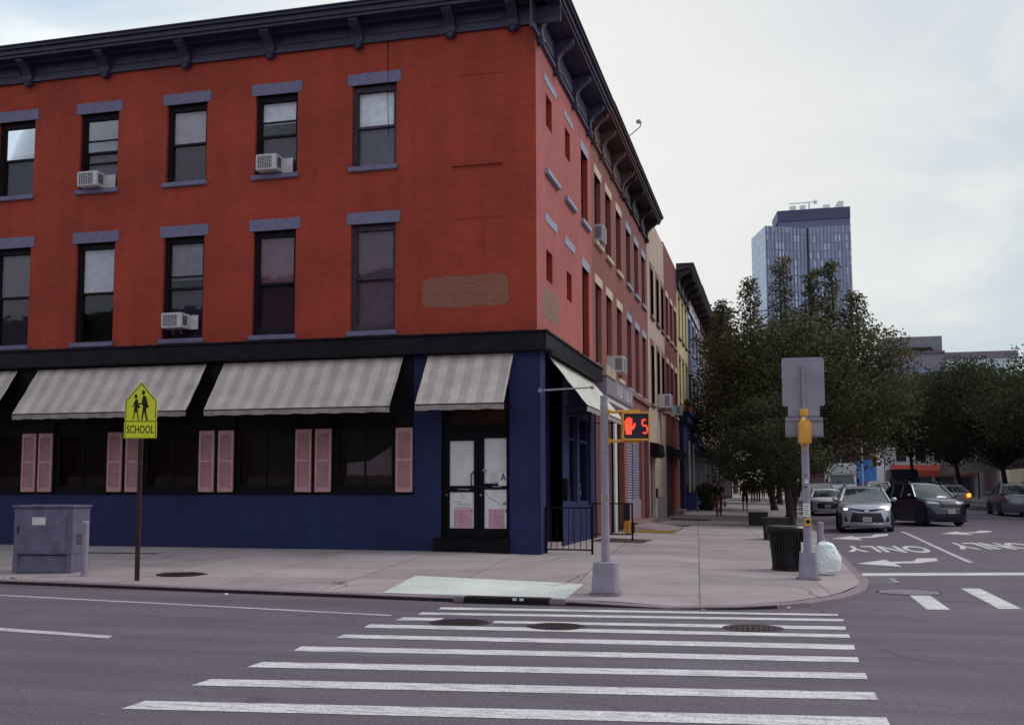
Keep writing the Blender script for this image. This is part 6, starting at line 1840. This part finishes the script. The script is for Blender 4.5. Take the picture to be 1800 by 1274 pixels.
g = MB(); g.prism([(150, 4.9), (149, 4.2), (149, 3.5), (150, 3.5)], lambda u, v, d: (d, u, v), 14.2, 24.2); g.build('fascia', flat('#a8402e', .6), t)
g = MB(); g.box(13.4, 24.2, 149.8, 165, 7.6, 8.0); g.build('parapet', flat('#6d3f3c'), t)
g = MB()
for i in range(4): g.box(14.6+2.4*i, 16.5+2.4*i, 149.9, 150.05, .8, 3.3)
g.build('shop_window', m_carglass, t)
g = MB()
for i in range(4): g.box(14.8+2.3*i, 16.0+2.3*i, 149.92, 150.04, 5.4, 6.9)
g.build('windows', m_carglass, t)
t = empty('mural_hoarding', (0, 0, 0), 0, 'blue painted hoarding across the end of the side street', 'hoarding')
g = MB(); g.box(12.2, 17.0, 182, 182.2, .4, 6.4); g.build('board', M_plain('blue_mural_paint', '#3a6cab', .7, var=.35, vs=1.2), t)
g = MB(); g.box(11.8, 17.3, 181.8, 182, .4, 2.4); g.build('lower_band', flat('#8a5a5c'), t)
t = empty('cream_facade', (0, 0, 0), 0, 'bright cream building seen under the trees at the end of the pavement', 'building')
g = MB(); g.box(-9, 3.2, 178, 190, 0, 12); g.build('wall', M_plain('cream_render', '#d3bfa8', .8, var=.08, vs=.5), t)
g = MB()
for i in range(4):
    for j in range(3): g.box(-7.5+2.8*i, -6.2+2.8*i, 177.9, 178.02, 1.2+3.4*j, 3.4+3.4*j)
g.build('windows', m_carglass, t)
# opposite side of the side street (mostly behind the trees)
for k, (y0, y1, h, c, lab) in enumerate([(46, 62, 11.5, '#6d4038', 'brick house on the opposite side beyond the photo edge'), (62, 86, 12.5, '#4a3a42', 'dusky brick house behind the dark trees at right'), (86, 118, 10.5, '#43343e', 'far brick house on the opposite pavement'), (118, 146, 9.5, '#4b3d44', 'farthest brick house on the opposite pavement')]):
    t = empty('brick_house', (0, 0, 0), 0, lab, 'building', 'houses across the side street')
    g = MB(); g.box(19.5, 30, y0, y1, -.2, h); g.build('wall', M_brick('opposite_brick', lin(c), stain=.4), t)
    g = MB(); g.box(19.1, 30.2, y0-.1, y1-.2, h, h+.6); g.build('cornice', m_cornice_dark, t)
    n_ = int((y1-y0)/3)
    for i in range(n_):
        for z in (4.6, 8.0):
            if z+2 > h: continue
            g = MB(); g.box(19.4, 19.6, y0+1+3*i, y0+2.2+3*i, z, z+1.9); g.build('window', m_carglass, t)
    g = MB(); g.box(19.3, 19.6, y0+.4, y1-.4, .4, 3.4); g.build('shop_window', m_carglass, t)

# row behind the viewer, across the front street: shades and is mirrored by the front
for k, (x0, x1, h, c, lab) in enumerate([(-44, -30, 11, '#5a3a36', 'brick building across the front street, far left'), (-30, -17, 12.5, '#7a6660', 'stone building across the front street'), (-17, -3, 10.5, '#4d3236', 'brick building across the front street behind the viewer')]):
    t = empty('brick_house', (0, 0, 0), 0, lab, 'building', 'houses across the front street')
    g = MB(); g.box(x0, x1, -17, -6, -.2, h); g.build('wall', M_brick('front_street_brick', lin(c), stain=.4), t)
    g = MB(); g.box(x0+.05, x1-.05, -16.9, -5.5, h, h+.6); g.build('cornice', m_cornice_dark, t)
    for i in range(int((x1-x0)/2.8)):
        for z in (4.6, 8.0):
            g = MB(); g.box(x0+.9+2.8*i, x0+2.1+2.8*i, -6.05, -5.93, z, z+1.9); g.build('window', m_carglass, t)

# traffic lights, lamps and flag far down the street
t = empty('traffic_light', (10.6, 130, rise(130)), 0, 'small yellow traffic light hanging far down the street', 'traffic light')
g = MB(); g.path([(1.6, 0, 0), (1.6, 0, 5.4), (-.6, 0, 5.0)], .08, 8); g.build('mast', m_galv, t)
g = MB(); g.bbox(-.35, .15, -.2, .2, 3.7, 4.9, .05); hd = g.build('signal_housing', m_yellow, t)
g = MB()
for z in (3.95, 4.3, 4.65): g.tube((-.1, -.2, z), (-.1, -.26, z), .13, .13, 12)
g.build('lens', m_black, hd)
t = empty('flag_mast', (9.6, 135, rise(135)), 0, 'thin white flag mast in front of the blue hoarding', 'flag mast')
g = MB(); g.tube((0, 0, 0), (0, 0, 7.2), .07, .05); g.build('mast', m_white, t)
g = MB(); g.mesh([(0, 0, 7.0), (.8, .1, 6.6), (.7, .05, 6.0), (0, 0, 6.4)], [(0, 1, 2, 3)]); g.build('flag', m_white, t)
t = empty('street_lamp', (8.0, 150, rise(150)), 0, 'thin curved street lamp against the purple building', 'street lamp')
g = MB(); g.path([(0, 0, 0), (0, 0, 7.6), (-.4, 0, 8.2), (-1.8, 0, 8.4)], .06, 8); g.build('mast', m_galv, t)
g = MB(); g.ball((-2.1, 0, 8.35), .4, .15, .1); g.build('lamp_head', m_white, t)
t = empty('sandwich_board', (11.4, 128, rise(128)), 0, 'white upright sign in front of the blue hoarding', 'sign')
g = MB(); g.bbox(-.5, .5, -.05, .05, 4.6, 6.4, .02); g.build('sign_panel', m_white, t)
g = MB(); g.path([(0, .06, 0), (0, .06, 6.4)], .06, 8); g.build('post', m_galv, t)

# ------------------------------------------------------------------ sky, sun, camera
SUN_AZ, SUN_EL = R(58), R(48)     # azimuth measured from +Y towards +X
w = bpy.data.worlds.new('World'); scene.world = w; w.use_nodes = True
nt = w.node_tree; bg = nt.nodes['Background']
sky = nt.nodes.new('ShaderNodeTexSky'); sky.sky_type = 'NISHITA'; sky.sun_disc = False
sky.sun_elevation = SUN_EL; sky.sun_rotation = SUN_AZ; sky.dust_density = 3.0; sky.air_density = 1.2
tc = nt.nodes.new('ShaderNodeTexCoord')
gen = tc.outputs['Generated']
mp = N(nt, 'ShaderNodeMapping'); mp.inputs['Scale'].default_value = (1.0, 1.0, 2.6); nt.links.new(gen, mp.inputs[0])
n1 = N(nt, 'ShaderNodeTexNoise', Scale=2.7, Detail=7, Roughness=.55, Distortion=.5); nt.links.new(mp.outputs[0], n1.inputs['Vector'])
cl = ramp(nt, n1.outputs['Fac'], [(.40, (4.7, 5.9, 7.1)), (.50, (6.1, 6.95, 7.6)), (.60, (8.2, 8.6, 8.7))])
# brighter, warmer cloud where the hidden sun stands, in the gap beside the roof
dt = N(nt, 'ShaderNodeVectorMath', operation='DOT_PRODUCT')
gd = Vector((-.12, .94, .31)).normalized(); dt.inputs[1].default_value = gd
nt.links.new(gen, dt.inputs[0])
glow = ramp(nt, dt.outputs['Value'], [(.86, 0.0), (.965, .45), (1.0, .95)])
cl2 = mixc(nt, glow, cl, (9.3, 9.15, 8.7))
d2 = N(nt, 'ShaderNodeVectorMath', operation='DOT_PRODUCT'); d2.inputs[1].default_value = Vector((.42, .86, .28)).normalized()
nt.links.new(gen, d2.inputs[0])
dim = ramp(nt, d2.outputs['Value'], [(.50, 1.0), (.97, .77)])
cl2 = mixc(nt, 1.0, cl2, dim, 'MULTIPLY')
col = mixc(nt, .88, sky.outputs[0], cl2)
nt.links.new(col, bg.inputs['Color']); bg.inputs['Strength'].default_value = .1
sd_ = bpy.data.lights.new('sun', 'SUN'); sd_.energy = 1.25; sd_.angle = R(30); sd_.color = (1.0, .95, .88)
so_ = bpy.data.objects.new('sun', sd_); COL.objects.link(so_)
dirv = Vector((math.sin(SUN_AZ)*math.cos(SUN_EL), math.cos(SUN_AZ)*math.cos(SUN_EL), math.sin(SUN_EL)))
so_.rotation_euler = dirv.to_track_quat('Z', 'Y').to_euler()

cd = bpy.data.cameras.new('camera'); co = bpy.data.objects.new('camera', cd); COL.objects.link(co)
co.location = (0, 0, 1.6); co.rotation_euler = (R(90+5.1457), 0, R(15.3936))
cd.sensor_width = 36; cd.lens = 1910/1800*36; cd.shift_x = 60/1800; cd.shift_y = 53/1800
cd.clip_start = .1; cd.clip_end = 3000
scene.camera = co
scene.view_settings.view_transform = 'Standard'; scene.view_settings.look = 'None'
scene.view_settings.exposure = .32; scene.view_settings.gamma = 1
scene.cycles.max_bounces = 8; scene.cycles.transparent_max_bounces = 12
